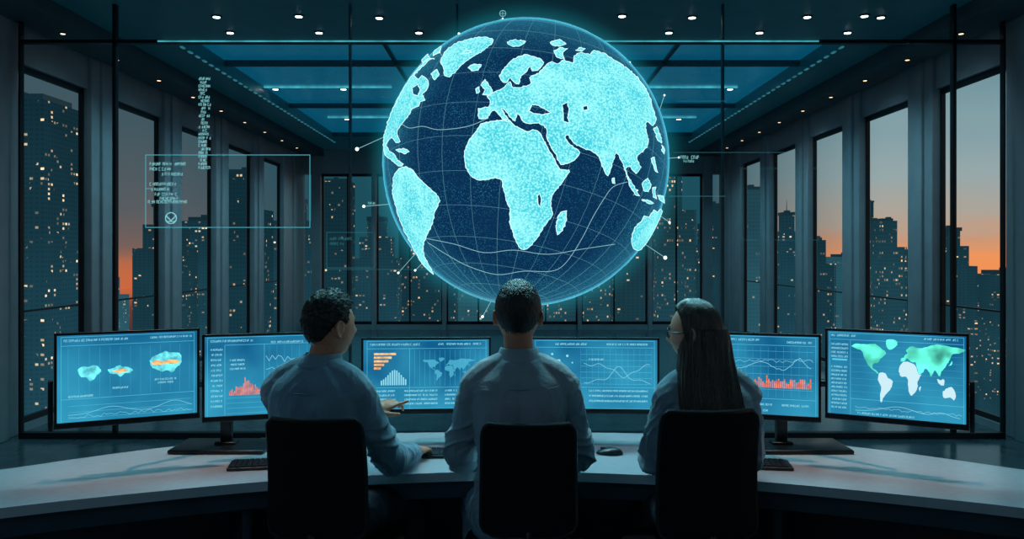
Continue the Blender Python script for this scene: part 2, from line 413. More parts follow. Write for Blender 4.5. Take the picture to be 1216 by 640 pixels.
    for i,(el,wr) in enumerate(arms):
        el=Vector(el); wr=Vector(wr); e=el.lerp(wr,sleeve[i]); d=(wr-el).normalized()
        r=.036 if sleeve[i]>.6 else .045
        b2=bmesh.new(); tube(b2,[e-d*.035,e-d*.01,e+d*.016],[r+.003,r+.002,r],20,roundcap=False); mk('cuff',b2,shirt,so)
    # trousers
    bm=bmesh.new(); torso(bm,.012,.64,.45)
    for (hp,kn,an) in leg: tube(bm,[hp,hp.lerp(kn,.5),kn,kn.lerp(an,.4),an],[.090,.082,.067,.062,.055],18,4)
    me=remesh(bm,.007,5,.5)
    displace(me,lambda p,n:.004*noise.noise(p*9+Vector((seed,0,0)))+.003*noise.noise(p*22)+.004*max(0,1-abs(noise.noise(Vector((p.x*10,p.y*14,p.z*10+seed))))*3))
    put('trousers',me,trous,root,True)
    for (hp,kn,an) in leg:
        bm=bmesh.new(); rings=[]
        for (y,w2,h0,h1) in ((-.075,.018,.004,.05),(-.065,.034,.001,.09),(-.03,.038,.001,.105),(.02,.038,.001,.09),(.08,.045,.001,.065),(.14,.046,.001,.05),(.18,.034,.003,.038),(.195,.012,.008,.025)):
            rings.append([an+Vector((w2*math.cos(a),y,0))-Vector((0,0,an.z))+Vector((0,0,(h0+h1)/2+(h1-h0)/2*math.sin(a))) for a in [2*math.pi*k/20 for k in range(20)]])
        loft(bm,rings); mk('shoe',bm,M['rub'],root,smooth=True)
    for sx in (-1,1):
        e=H+Hm@(headpt(Vector((sx*.36,.93,.02)).normalized())*hs)+Hm@Vector((0,-.0085,0))
        bm=bmesh.new(); ell(bm,e,(.0115*hs,)*3,None,16,12); eo=mk('eye',bm,M['eye'],root,smooth=True)
        bm=bmesh.new(); ell(bm,e+Hm@Vector((0,.0075,0)),(.0058*hs,)*3,None,12,10); mk('iris',bm,M['iris'],eo,smooth=True)
        bm=bmesh.new(); tube(bm,[H+Hm@(headpt(Vector((sx*x,.9,z)).normalized())*hs)+Hm@Vector((0,.001,0)) for x,z in ((.18,.20),(.33,.25),(.50,.20))],[.003,.0035,.002],6); mk('eyebrow',bm,hairm,root)
    # hair
    HL=[(-1,-.52),(-.75,-.48),(-.45,-.22),(-.2,.02),(.1,.10),(.30,-.02),(.42,.25),(.6,.48),(1,.60)] if hair!='long' else [(-1,-.75),(.0,-.75),(.16,-.3),(.34,.30),(.6,.56),(1,.68)]
    def hp_(d):
        hxy=math.hypot(d.x,d.y) or 1e-6; a=d.y/hxy
        hl=lerpt(HL,a); hl=hl*(1-max(0,d.z-.9)/.1)
        m=max(0,min(1,(d.z-hl)/.18)); m=m*m*(3-2*m)
        top=max(0,d.z)
        th=(.004+.016*top**.8)+(.003 if d.y<0 else 0)*max(0,1-abs(d.z))
        if hair=='wavy': th=(.004+.018*top**.8)+.004*max(0,noise.noise(d*3+Vector((3,1,0))))
        if hair=='long': th=.012+.004*top
        st=noise.noise(Vector((d.x*20,d.y*8,d.z*8+seed)))*.0022+noise.noise(Vector((d.x*44,d.y*20,d.z*14)))*.0012
        if hair=='wavy': st=noise.noise(Vector((d.x*13,d.y*7,d.z*9+seed)))*.0035+noise.noise(Vector((d.x*34,d.y*24,d.z*18)))*.0018
        if hair=='long': st=noise.noise(Vector((d.x*7,d.y*7,seed)))*.003
        nrm=Vector((d.x/.76,d.y/.98,d.z/1.16)).normalized()
        return H+Hm@((headpt(d)+nrm*(-.006+m*(.006+th)+st*m))*hs)
    bm=bmesh.new(); usphere(bm,hp_,120,90)
    ho=mk('hair',bm,hairm,root,smooth=True)
    rnd=random.Random(seed); bm=bmesh.new()
    if hair!='long':
        for k in range(1300 if hair=='short' else 1300):
            z=rnd.uniform(-.45,1); a=rnd.uniform(0,2*math.pi); r=math.sqrt(1-z*z) if abs(z)<1 else 0
            d=Vector((r*math.cos(a),r*math.sin(a),z)); hxy=math.hypot(d.x,d.y) or 1e-6
            if z<lerpt(HL,d.y/hxy)+.10: continue
            nrm=Vector((d.x/.76,d.y/.98,d.z/1.16)).normalized()
            th=(.003+.015*max(0,z)**.8) if hair=='short' else (.003+.018*max(0,z)**.8)
            p=headpt(d)+nrm*(th-.001)
            if z>.35: fl=Vector((rnd.uniform(-.25,.25)+.35*(1 if hair=='wavy' else .2),.9,-.1))
            else: fl=Vector((0,-.15,-1))
            fl=(fl-nrm*fl.dot(nrm)).normalized()
            if hair=='wavy': fl=(fl+Vector((rnd.uniform(-1,1),rnd.uniform(-1,1),rnd.uniform(-.6,.6)))*.28); fl=(fl-nrm*fl.dot(nrm)).normalized()
            ln=rnd.uniform(.008,.016) if hair=='short' else rnd.uniform(.012,.026)*(1 if z>.3 else .6)
            up=.06 if hair=='short' else .20*(1 if z>.3 else .4)
            pts=[p-nrm*.002,p+fl*ln*.5+nrm*ln*up,p+fl*ln+nrm*ln*up*.6]
            rr=.0013 if hair=='short' else .0017
            tube(bm,[H+Hm@(x*hs) for x in pts],[rr,rr*.85,.0004],4,roundcap=False)
    else:
        ks=[(1.335,.050,.040,0,.0),(1.31,.068,.060,0,.002),(1.27,.082,.076,0,.0),(1.23,.087,.078,0,-.006),(1.18,.091,.070,0,-.022),(1.13,.096,.058,0,-.048),(1.07,.099,.046,0,-.085),(1.01,.098,.037,0,-.112),(.96,.093,.030,0,-.120),(.915,.086,.020,0,-.122)]
        rings=[]; q=cat(ks,5); NN=140
        for (z,rx,ry,_,bo) in q:
            rr=[]
            for k in range(NN):
                a=2*math.pi*k/NN; 
                st=.97+.03*noise.noise(Vector((math.cos(a)*4,math.sin(a)*4,z*1.6)))+.07*noise.noise(Vector((math.cos(a)*13,math.sin(a)*13,z*1.0)))
                cx=H.x+.028+.025*(1.25-z)+.004*math.sin(z*22); cy=H.y-.012+bo
                rr.append(Vector((cx+rx*math.cos(a)*st,cy+ry*math.sin(a)*st,z)))
            rings.append(rr)
        loft(bm,rings)
        kk=cat(ks[2:],3)
        for k in range(620):
            a=rnd.uniform(math.pi*.9,math.pi*2.1); pts=[]; ph=rnd.uniform(0,6); w0=rnd.uniform(.98,1.05); sp_=rnd.uniform(-.03,.03)
            for j,(z,rx,ry,_,bo) in enumerate(kk):
                w_=w0+.014*math.sin(z*13+ph); cx=H.x+.028+.025*(1.25-z)+.004*math.sin(z*22)+sp_*(j/len(kk))**2; cy=H.y-.012+bo; a2=a+.05*math.sin(z*8+ph)
                pts.append(Vector((cx+rx*math.cos(a2)*w_,cy+ry*math.sin(a2)*w_,z)))
            pts[-1].z-=rnd.uniform(0,.02)
            tube(bm,pts,[rnd.uniform(.0010,.0018)]*(len(pts)-1)+[.0003],4,roundcap=False)
        for k in range(320):
            a=rnd.uniform(0,2*math.pi); pts=[]; hl=lerpt(HL,math.sin(a))
            for j in range(9):
                z=.985-(.985-max(hl+.12,-.25))*(j/8)**1.1
                r_=math.sqrt(max(0,1-z*z)); d=Vector((r_*math.cos(a),r_*math.sin(a),z))
                nrm=Vector((d.x/.76,d.y/.98,d.z/1.16)).normalized()
                pts.append(H+Hm@((headpt(d)+nrm*(.0125+.004*max(0,z)))*hs))
            tube(bm,pts,[.0014]*8+[.0004],4,roundcap=False)
    mk('hair_locks',bm,hairm,ho,smooth=True)
    return root,H,Hm
person((.027,3.03),0,1.0,.98,(.022,3.07,1.310),0,R_(4),
  [((-.203,3.13,.787),(-.10,3.36,.742)),((.254,3.13,.787),(.17,3.37,.742))],
  [(-.14,3.46,.56),(.20,3.46,.56)],'man in a pale blue shirt seated in the middle, seen from behind under the globe',
  (M['skin'],M['shirt'],M['denim'],M['hair']),hair='short',seed=2,lean=.02)
person((-.700,3.02),R_(-14),.97,.98,(-.660,3.06,1.272),R_(-50),R_(2),
  [((-.79,3.19,.80),(-.545,3.30,.915)),((-.455,3.10,.785),(-.385,3.355,.745))],
  [(-.66,3.46,.56),(-.41,3.42,.55)],'dark-haired man in a blue shirt seated at left, face turned right, one hand raised',
  (M['skin'],M['shirt2'],M['dark'],M['hair']),hair='wavy',seed=5,sleeve=(.72,.88),points=(True,False),curls=(.4,.22),lean=.02,handn=[(-.3,-.6,.8),None])
r,H,Hm=person((.700,3.01),R_(8),.93,.86,(.660,3.05,1.250),R_(66),R_(-2),
  [((.515,3.09,.785),(.60,3.34,.742)),((.870,3.09,.79),(.80,3.36,.742))],
  [(.56,3.44,.55),(.80,3.44,.55)],'woman with long dark hair and glasses seated at right, face in left profile',
  (M['skin2'],M['shirt3'],M['dark'],M['hair2']),hs=.95,hair='long',seed=8,lean=.02)
bm=bmesh.new()
for sx in (-1,1):
    c=Vector((sx*.031,.090,.002))
    pts=[H+Hm@(c+Vector((.022*math.cos(a),-.006*abs(math.cos(a)),.018*math.sin(a)))) for a in [2*math.pi*k/24 for k in range(25)]]
    tube(bm,pts,.0024,6,roundcap=False)
    tube(bm,[H+Hm@Vector((sx*.052,.086,.006)),H+Hm@Vector((sx*.074,.05,.006)),H+Hm@Vector((sx*.078,-.01,.004))],.0022,6)
tube(bm,[H+Hm@Vector((-.010,.092,.006)),H+Hm@Vector((.010,.092,.006))],.0019,6)
g=mk('glasses',bm,M['black'],r)
for sx in (-1,1):
    bm=bmesh.new(); bm.faces.new([bm.verts.new(H+Hm@(Vector((sx*.031,.090,.002))+Vector((.021*math.cos(a),-.006*abs(math.cos(a)),.017*math.sin(a))))) for a in [2*math.pi*k/24 for k in range(24)]])
    mk('lens',bm,M['lensg'],g,smooth=False)
# ------------------------------------------------------------------ room shell
WX=4.2; CEIL=3.6; YB=16.8; Y0=-1.6
bm=bmesh.new(); bxx(bm,-WX-.4,WX+.4,Y0-.2,YB+.3,-.2,0); mk('floor',bm,M['floor'],kind=S)
bm=bmesh.new()
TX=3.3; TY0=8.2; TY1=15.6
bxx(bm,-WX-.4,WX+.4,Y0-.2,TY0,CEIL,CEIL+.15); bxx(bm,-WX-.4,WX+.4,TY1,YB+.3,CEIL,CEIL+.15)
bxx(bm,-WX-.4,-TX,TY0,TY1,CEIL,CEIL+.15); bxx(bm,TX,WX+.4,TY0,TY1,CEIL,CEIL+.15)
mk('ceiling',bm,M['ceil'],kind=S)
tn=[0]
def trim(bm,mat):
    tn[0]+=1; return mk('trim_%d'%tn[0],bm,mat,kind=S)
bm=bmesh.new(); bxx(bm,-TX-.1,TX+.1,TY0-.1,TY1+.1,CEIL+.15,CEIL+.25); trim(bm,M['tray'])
bm=bmesh.new(); bxx(bm,-3.4,3.0,TY0-.012,TY0+.012,CEIL-.014,CEIL+.0); trim(bm,M['strip'])
for sx in (-1,1):
    bm=bmesh.new(); y=TY0
    while y<TY1:
        bxx(bm,sx*TX-.014,sx*TX+.014,y,y+.08,CEIL-.012,CEIL); y+=.20
    trim(bm,M['strip2'])
for y,a,b in ((11.2,-3.3,-1.6),(11.2,1.7,3.0),(13.7,-3.0,-.8),(13.7,.9,3.0)):
    bm=bmesh.new(); bxx(bm,a,b,y-.01,y+.01,CEIL+.13,CEIL+.15); trim(bm,M['strip'])
for y in (9.7,12.5,15.5):
    bm=bmesh.new(); bxx(bm,-TX,TX,y-.04,y+.04,CEIL+.09,CEIL+.15); trim(bm,M['mull2'])
for x in (-1.34,1.75):
    bm=bmesh.new(); bxx(bm,x-.02,x+.02,TY0,TY1,CEIL+.12,CEIL+.15); trim(bm,M['mull2'])
per=1.76; wl=1.24; wins=[]
k=-4
while 7.10+per*k<YB-.6:
    a=7.10+per*k
    if a>Y0+.3 and a+wl<YB: wins.append((a,a+wl))
    k+=1
HEAD=3.16; SILL=.06
wn=[0]
for side,sx in (('left',-1),('right',1)):
    bm=bmesh.new(); ys=[Y0]+[v for w in wins for v in w]+[YB]
    xo=sx*(WX+.10)
    for i in range(0,len(ys),2):
        bxx(bm,sx*(WX-.04),xo,ys[i],ys[i+1],0,CEIL,.012)
        if i: bxx(bm,sx*(WX-.07),sx*(WX-.03),(ys[i]+ys[i+1])/2-.10,(ys[i]+ys[i+1])/2+.10,0,CEIL,.008)
    bxx(bm,sx*(WX+.0),xo,Y0,YB,HEAD,CEIL); bxx(bm,sx*(WX+.0),xo,Y0,YB,0,SILL)
    mk('wall_'+side,bm,M['wall'],kind=S)
    bm=bmesh.new(); bxx(bm,sx*(WX-.45),sx*(WX-.06),Y0,YB,CEIL-.14,CEIL,.01); trim(bm,M['ceil2'])
    for a,b in wins:
        wn[0]+=1
        bm=bmesh.new(); x0=sx*(WX+.04); x1=sx*(WX+.08)
        for (p,q,r_,s) in ((a,a+.03,SILL,HEAD),(b-.03,b,SILL,HEAD),(a,b,SILL,SILL+.05),(a,b,HEAD-.05,HEAD),(a,b,1.02,1.035)):
            bxx(bm,x0,x1,p,q,r_,s)
        mk('window_%d'%wn[0],bm,M['mull'],kind=S)
bm=bmesh.new()
bxx(bm,-WX-.3,WX+.3,YB,YB+.3,3.12,CEIL); bxx(bm,-WX-.3,WX+.3,YB,YB+.3,0,.1)
for x in (-WX-.02,-2.75,-1.35,0,1.35,2.75,WX+.02): bxx(bm,x-.04,x+.04,YB-.06,YB+.2,0,CEIL)
for x in (-3.9,3.9): bxx(bm,x-.09,x+.09,YB-.06,YB+.2,0,CEIL)
mk('wall_back',bm,M['wall'],kind=S)
for a,b in zip((-3.81,-2.71,-1.31,.04,1.39,2.79),(-2.79,-1.39,-.04,1.31,2.71,3.81)):
    wn[0]+=1; bm=bmesh.new()
    for (p,q,r_,s) in ((a,a+.03,.1,3.12),(b-.03,b,.1,3.12),(a,b,.1,.16),(a,b,3.07,3.12),((a+b)/2-.015,(a+b)/2+.015,.1,3.1)):
        bxx(bm,p,q,YB+.1,YB+.15,r_,s)
    mk('window_%d'%wn[0],bm,M['mull'],kind=S)
bm=bmesh.new(); bxx(bm,-WX-.4,WX+.4,Y0-.3,Y0,0,CEIL); mk('wall_front',bm,M['wallb'],kind=S)
GY=7.0
gx=[(-WX+.12),(137-608)*.007,(416-608)*.007,(543-608)*.007,(858-608)*.007,(1132-608)*.007,(WX-.12)]
TZ=CZ+.250*GY
for i,x in enumerate(gx):
    w=.020 if i in (1,5) else .010
    bm=bmesh.new(); bxx(bm,x-w/2-.003,x+w/2+.003,GY-.03,GY+.03,(0 if i!=3 else TZ),CEIL,.002); trim(bm,M['mull'] if i in (0,1,5,6) else M['mull2'])
bm=bmesh.new(); bxx(bm,-WX+.12,WX-.12,GY-.03,GY+.03,TZ-.014,TZ+.014); trim(bm,M['mull'])
bm=bmesh.new(); bxx(bm,-WX+.12,WX-.12,GY-.04,GY+.04,0,.05); trim(bm,M['mull'])
bm=bmesh.new(); bxx(bm,(190-608)*.007,(970-608)*.007,GY-.05,GY-.044,TZ-.010,TZ+.002); trim(bm,M['strip'])

def downlight(x,y,z,lab,grp,warm=False,r=.045):
    t=thing('downlight',(x,y,z),0,lab,'ceiling light',grp)
    bm=bmesh.new()
    rings=[]
    for (rr,zz) in ((r*.8,-.002),(r*1.0,-.012),(r*1.3,-.006),(r*1.35,.0)):
        rings.append([Vector((x+rr*math.cos(a*math.pi/10),y+rr*math.sin(a*math.pi/10),z+zz)) for a in range(20)])
    loft(bm,rings,cap=False); mk('ring',bm,M['metal'],t)
    bm=bmesh.new(); cyl(bm,(x,y,z-.008),r*.82,.012,20); mk('lens',bm,M['warm'] if warm else M['lens'],t)
for px in (258,356,450,738,822,958,1024,1046):
    downlight((px-608)*.00735,7.35+random.uniform(-.05,.05),CEIL,'small round cool white downlight in the ceiling row nearest the glass partition','front row of ceiling downlights',r=.036)
for px in (272,378,497,795,903,1008):
    downlight((px-608)*.00783,7.86,CEIL,'small round cool white downlight in the second ceiling row behind the glass partition','second row of ceiling downlights',r=.036)
for px in (326,407,868,925):
    downlight((px-608)*.0113,11.35,CEIL+.15,'small cool downlight in the recessed ceiling tray, middle of the back room','downlights in the ceiling tray')
for px in (367,412,806,852):
    downlight((px-608)*.0139,13.9,CEIL+.15,'faint small downlight in the far end of the recessed ceiling tray','far downlights in the ceiling tray')
for sx,nm in ((-1,'left'),(1,'right')):
    for i in range(9):
        downlight(sx*(WX-.28),7.35+i*1.0,CEIL-.14,'tiny warm spotlight in the soffit along the %s window wall'%nm,'warm soffit spots, %s side'%nm,True,.024)
# ------------------------------------------------------------------ city
gz=-190
bm=bmesh.new(); bxx(bm,-700,700,100,1300,gz-2,gz)
mk('ground',bm,pbr('city_ground',(.02,.035,.045),.8,nscale=.01,namt=.4),kind=S)
tcount=[0]
def tower(px0,px1,top,d,kd,label,style=0,ant=False):
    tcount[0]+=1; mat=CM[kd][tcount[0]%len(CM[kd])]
    a=P(px0,top,d); b=P(px1,top,d); cx=(a.x+b.x)/2; w=b.x-a.x; H=a.z-gz
    t=thing('skyscraper',(cx,d+w/2,gz),0,label,'building')
    bm=bmesh.new(); y0=d; y1=d+w
    if style==0:
        bxx(bm,a.x,b.x,y0,y1,gz,a.z)
    elif style==1:
        bxx(bm,a.x,b.x,y0,y1,gz,gz+H*.86); bxx(bm,a.x+w*.15,b.x-w*.15,y0+w*.12,y1-w*.12,gz+H*.86,gz+H*.94); bxx(bm,a.x+w*.3,b.x-w*.3,y0+w*.3,y1-w*.3,gz+H*.94,a.z)
    else:
        bxx(bm,a.x,b.x-w*.35,y0,y1,gz,a.z); bxx(bm,b.x-w*.35,b.x,y0+w*.1,y1-w*.1,gz,gz+H*.9)
    n=max(3,int(w/6))
    for i in range(n+1):
        x=a.x+w*i/n; hh=gz+H*(.86 if style==1 else (.9 if style==2 and x>b.x-w*.35 else 1))
        bxx(bm,x-.35,x+.35,y0-.5,y0,gz,hh)
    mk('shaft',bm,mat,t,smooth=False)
    bm=bmesh.new(); q=.3 if style==1 else .12
    bxx(bm,a.x+w*q,b.x-w*(q+.3*(style==2)),y0+w*.2,y1-w*.2,a.z,a.z+w*.10); bxx(bm,a.x+w*.4,b.x-w*.45,y0+w*.3,y1-w*.5,a.z+w*.10,a.z+w*.16)
    mk('crown',bm,M['crown'],t,smooth=False)
    if ant:
        bm=bmesh.new(); tube(bm,[(cx,y0+w*.5,a.z),(cx,y0+w*.5,a.z+w*.5)],[w*.02,w*.006],6); mk('antenna',bm,M['crown'],t)
A,B,C_='A','B','C'
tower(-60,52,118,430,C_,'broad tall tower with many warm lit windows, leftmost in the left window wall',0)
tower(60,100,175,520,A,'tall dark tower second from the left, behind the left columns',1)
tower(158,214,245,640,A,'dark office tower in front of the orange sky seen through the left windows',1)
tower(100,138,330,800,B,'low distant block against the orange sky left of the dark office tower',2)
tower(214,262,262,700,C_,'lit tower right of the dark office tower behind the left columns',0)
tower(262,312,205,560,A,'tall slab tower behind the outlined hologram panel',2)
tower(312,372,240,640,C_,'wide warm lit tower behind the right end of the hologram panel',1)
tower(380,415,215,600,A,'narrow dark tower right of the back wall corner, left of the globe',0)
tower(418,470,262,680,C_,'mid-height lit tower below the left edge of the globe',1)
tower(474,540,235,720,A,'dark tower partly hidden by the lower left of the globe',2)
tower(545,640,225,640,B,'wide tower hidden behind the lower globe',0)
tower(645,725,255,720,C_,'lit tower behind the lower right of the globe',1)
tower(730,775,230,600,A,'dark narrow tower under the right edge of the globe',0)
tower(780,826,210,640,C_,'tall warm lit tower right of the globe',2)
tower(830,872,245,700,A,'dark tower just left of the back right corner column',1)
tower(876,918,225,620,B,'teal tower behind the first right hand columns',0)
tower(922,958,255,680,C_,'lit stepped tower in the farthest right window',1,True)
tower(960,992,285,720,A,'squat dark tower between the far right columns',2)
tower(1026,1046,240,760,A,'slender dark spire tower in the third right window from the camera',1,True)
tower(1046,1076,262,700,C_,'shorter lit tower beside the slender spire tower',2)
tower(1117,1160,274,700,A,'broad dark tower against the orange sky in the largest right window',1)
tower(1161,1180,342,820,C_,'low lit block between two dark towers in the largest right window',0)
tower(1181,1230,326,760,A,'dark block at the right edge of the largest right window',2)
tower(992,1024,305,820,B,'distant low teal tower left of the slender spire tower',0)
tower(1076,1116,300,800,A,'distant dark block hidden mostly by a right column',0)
# ------------------------------------------------------------------ desk
def mir(p): return [(x,y) for x,y in p]+[(-x,y) for x,y in reversed(p[:-1])]
fr=cat(mir([(-2.5,2.04),(-2.25,2.34),(-1.99,2.57),(-1.675,2.774),(-1.21,2.98),(-.80,3.12),(-.31,3.21),(0,3.23)]),8)
bk=cat(mir([(-3.0,2.22),(-2.72,2.58),(-2.36,2.93),(-1.99,3.25),(-1.55,3.60),(-1.07,3.84),(-.5,3.925),(0,3.94)]),8)
DZ=.70
def deskpt(t,i): return Vector((fr[i][0]*(1-t)+bk[i][0]*t, fr[i][1]*(1-t)+bk[i][1]*t,0))
desk=thing('curved_desk',(0,3.6,0),0,'long curved pale control room desk carrying the six monitors','desk')
def ribbon(ts,z0,z1):
    bm=bmesh.new(); rings=[]
    for i in range(len(fr)):
        a=deskpt(ts[0],i); b=deskpt(ts[1],i)
        rings.append([Vector((a.x,a.y,z0)),Vector((b.x,b.y,z0)),Vector((b.x,b.y,z1)),Vector((a.x,a.y,z1))])
    loft(bm,rings); return bm
bm=ribbon((0,1),DZ-.035,DZ); bmesh.ops.bevel(bm,geom=[e for e in bm.edges if abs(e.verts[0].co.z-e.verts[1].co.z)<.001 and e.calc_face_angle(0)>1.2],offset=.005,segments=2,affect='EDGES')
mk('worktop',bm,M['desk'],desk)
mk('modesty_panel',ribbon((.80,.83),.05,DZ-.035),M['deskdark'],desk)
mk('under_rail',ribbon((.06,.10),DZ-.11,DZ-.035),M['deskdark'],desk)
for i in (4,22,37,len(fr)-38,len(fr)-23,len(fr)-5):
    a=deskpt(.12,i); b=deskpt(.78,i); d=(b-a); ang=math.atan2(d.y,d.x); c=(a+b)/2
    if abs(c.x)<1.0: continue
    bm=bmesh.new(); box(bm,(c.x,c.y,(DZ-.035)/2),(d.length,.035,DZ-.035),Matrix.Rotation(ang,4,'Z'),.004); mk('support_panel',bm,M['deskdark'],desk)

# ------------------------------------------------------------------ flat graphics
class Flat:
    def __init__(s,f): s.f=f; s.bm=bmesh.new()
    def poly(s,pts):
        try: s.bm.faces.new([s.bm.verts.new(s.f(*p)) for p in pts])
        except Exception: pass
    def rect(s,a,b,c,d): s.poly([(a,b),(c,b),(c,d),(a,d)])
    def line(s,pts,w=.6):
        for (x0,y0),(x1,y1) in zip(pts,pts[1:]):
            dx,dy=x1-x0,y1-y0; l=math.hypot(dx,dy) or 1; nx,ny=-dy/l*w/2,dx/l*w/2; ex,ey=dx/l*w*.3,dy/l*w*.3
            s.poly([(x0+nx-ex,y0+ny-ey),(x1+nx+ex,y1+ny+ey),(x1-nx+ex,y1-ny+ey),(x0-nx-ex,y0-ny-ey)])
    def frame(s,a,b,c,d,w=.6): s.line([(a,b),(c,b),(c,d),(a,d),(a,b)],w)
    def glyphs(s,x0,y,x1,h,w=.45):
        x=x0; cw=h*.62
        while x+cw<x1:
            if random.random()<.16: x+=cw*.8; continue
            k=random.randrange(5); g=cw*.72
            if k!=1: s.line([(x,y),(x,y+h)],w)
            if k in(0,2,4): s.line([(x,y),(x+g,y)],w)
            if k in(0,1,3): s.line([(x,y+h*.5),(x+g,y+h*.5)],w)
            if k in(1,2,3): s.line([(x+g,y),(x+g,y+h)],w)
            if k in(1,4): s.line([(x,y+h),(x+g,y+h)],w)
            x+=cw*1.15
    def ring(s,cx,cy,r,w,n=24): s.line([(cx+r*math.cos(2*math.pi*i/n),cy+r*math.sin(2*math.pi*i/n)) for i in range(n+1)],w)
    def disc(s,cx,cy,r,n=12): s.poly([(cx+r*math.cos(2*math.pi*i/n),cy+r*math.sin(2*math.pi*i/n)) for i in range(n)])
    def done(s,name,mat,parent): return mkf(name,s.bm,mat,parent)
WORLD=[[(-165,65),(-150,70),(-125,70),(-95,72),(-80,68),(-65,60),(-56,52),(-66,45),(-75,38),(-81,30),(-90,30),(-97,26),(-96,18),(-88,16),(-80,8),(-85,10),(-105,20),(-115,30),(-124,42),(-132,55),(-150,60)],
[(-55,82),(-25,82),(-22,72),(-42,60),(-54,68)],
[(-78,8),(-62,11),(-50,0),(-35,-7),(-40,-22),(-55,-34),(-65,-45),(-70,-54),(-74,-45),(-71,-20),(-81,-5)],
[(-10,36),(-9,44),(-1,46),(2,51),(10,55),(6,60),(12,66),(25,71),(40,67),(60,69),(80,74),(105,77),(140,73),(178,68),(162,60),(142,58),(135,45),(127,38),(121,30),(110,20),(107,10),(100,13),(97,17),(90,22),(80,8),(73,20),(62,25),(58,18),(44,12),(38,28),(35,36),(27,37),(22,37),(16,40),(8,44),(0,38)],
[(-17,15),(-10,32),(10,37),(32,31),(43,12),(51,11),(40,-5),(40,-17),(32,-28),(20,-35),(12,-18),(9,3),(-8,4)],
[(114,-22),(122,-17),(131,-12),(142,-11),(153,-26),(148,-38),(136,-33),(116,-34)],
[(96,5),(105,-6),(118,-8),(118,4),(108,2)],[(131,33),(141,44),(140,36)],[(44,-16),(50,-14),(47,-25)]]
def worldmap(fl,x0,y0,x1,y1,sel=None):
    for i,pg in enumerate(WORLD):
        if sel is not None and i not in sel: continue
        q=cat([*pg,pg[0]],3)[:-1]
        fl.poly([(x0+(a+170)/350*(x1-x0)+random.uniform(-.45,.45), y0+(82-b)/138*(y1-y0)+random.uniform(-.45,.45)) for a,b in q])
def wave(x0,x1,y,amp,n,seed,trend=0):
    rnd=random.Random(seed); return [(x0+(x1-x0)*i/n, y+rnd.uniform(-amp,amp)+trend*i/n) for i in range(n+1)]

# ------------------------------------------------------------------ monitors
def monitor(pxl,dl,pxr,dr,top,bot,ptop,pbot,label,idx,bracket=0):
    a=P(pxl,300,dl); b=P(pxr,300,dr); c=(a+b)/2; w=(b.xy-a.xy).length; yaw=math.atan2(b.y-a.y,b.x-a.x)
    z0,z1=bot,top; h=z1-z0
    t=thing('monitor',(c.x,c.y,z0),yaw,label,'monitor')
    Mw=Matrix.Translation((c.x,c.y,z0))@Matrix.Rotation(yaw,4,'Z')
    bw=.010
    bm=bmesh.new()
    def bl(x0,x1,y0,y1,za,zb,bv=.002): box(bm,Mw@Vector(((x0+x1)/2,(y0+y1)/2,(za+zb)/2)),(x1-x0,y1-y0,zb-za),Matrix.Rotation(yaw,4,'Z'),bv)
    bl(-w/2,w/2,-.008,.012,0,.022); bl(-w/2,w/2,-.008,.012,h-bw,h); bl(-w/2,-w/2+bw,-.008,.012,.02,h-bw+.002); bl(w/2-bw,w/2,-.008,.012,.02,h-bw+.002)
    mk('bezel',bm,M['black'],t)
    bm=bmesh.new(); bl(-w/2+.006,w/2-.006,.010,.028,.006,h-.006,.006); bl(-w*.3,w*.3,.026,.055,h*.2,h*.75,.012)
    mk('rear_housing',bm,M['black'],t)
    bm=bmesh.new(); bl(-.012,.012,-.010,-.007,.008,.013,.0005); mk('badge',bm,M['metal'],t)
    sw,sh=w-2*bw,h-.022-bw
    bm=bmesh.new(); box(bm,Mw@Vector((0,-.002,.022+sh/2)),(sw,.004,sh),Matrix.Rotation(yaw,4,'Z')); scr=mk('screen',bm,screen_mat('screen_glow_%d'%idx,idx*3.1),t,smooth=False)
    if bracket:
        bm=bmesh.new(); x=bracket*(w/2+.004); bl(min(x,x+bracket*.014)-.003,max(x,x+bracket*.014),.012,.05,h*.08-.04,h*.5,.004); mk('side_bracket',bm,M['black'],t)
    s0,s1=pxl+(pxr-pxl)*bw/w,pxr-(pxr-pxl)*bw/w
    v0=ptop+(pbot-ptop)*bw/h; v1=pbot-(pbot-ptop)*.022/h
    def new(d=.0050):
        def g(u,v,d=d): return Mw@Vector((-sw/2+(u-s0)/(s1-s0)*sw, -d, .022+sh*(1-(v-v0)/(v1-v0))))
        return Flat(g)
    return t,new,(s0,v0,s1,v1)
t,new,b=monitor(64,3.08,237,3.30,1.245,.893,394,503,'leftmost monitor, showing three small pale maps above a thin line chart',1,-1)
f=new(); f.glyphs(74,402,150,2.2,.35); f.glyphs(175,402,228,2,.35); f.glyphs(80,466,110,2,.35); f.glyphs(130,459,150,1.8,.35); f.glyphs(180,452,210,1.8,.35); f.glyphs(185,456,205,1.8,.35); f.done('text_block',M['cy2'],t)
f=new(.0046); f.frame(72,399,230,497,.4); f.line([(72,409),(230,409)],.4); f.line([(72,470),(230,470)],.4)
for y in (478,485,492): f.line([(80,y),(226,y)],.25)
for x in range(80,228,12): f.line([(x,412),(x,468)],.12)
f.done('grid_lines',M['cy'],t)
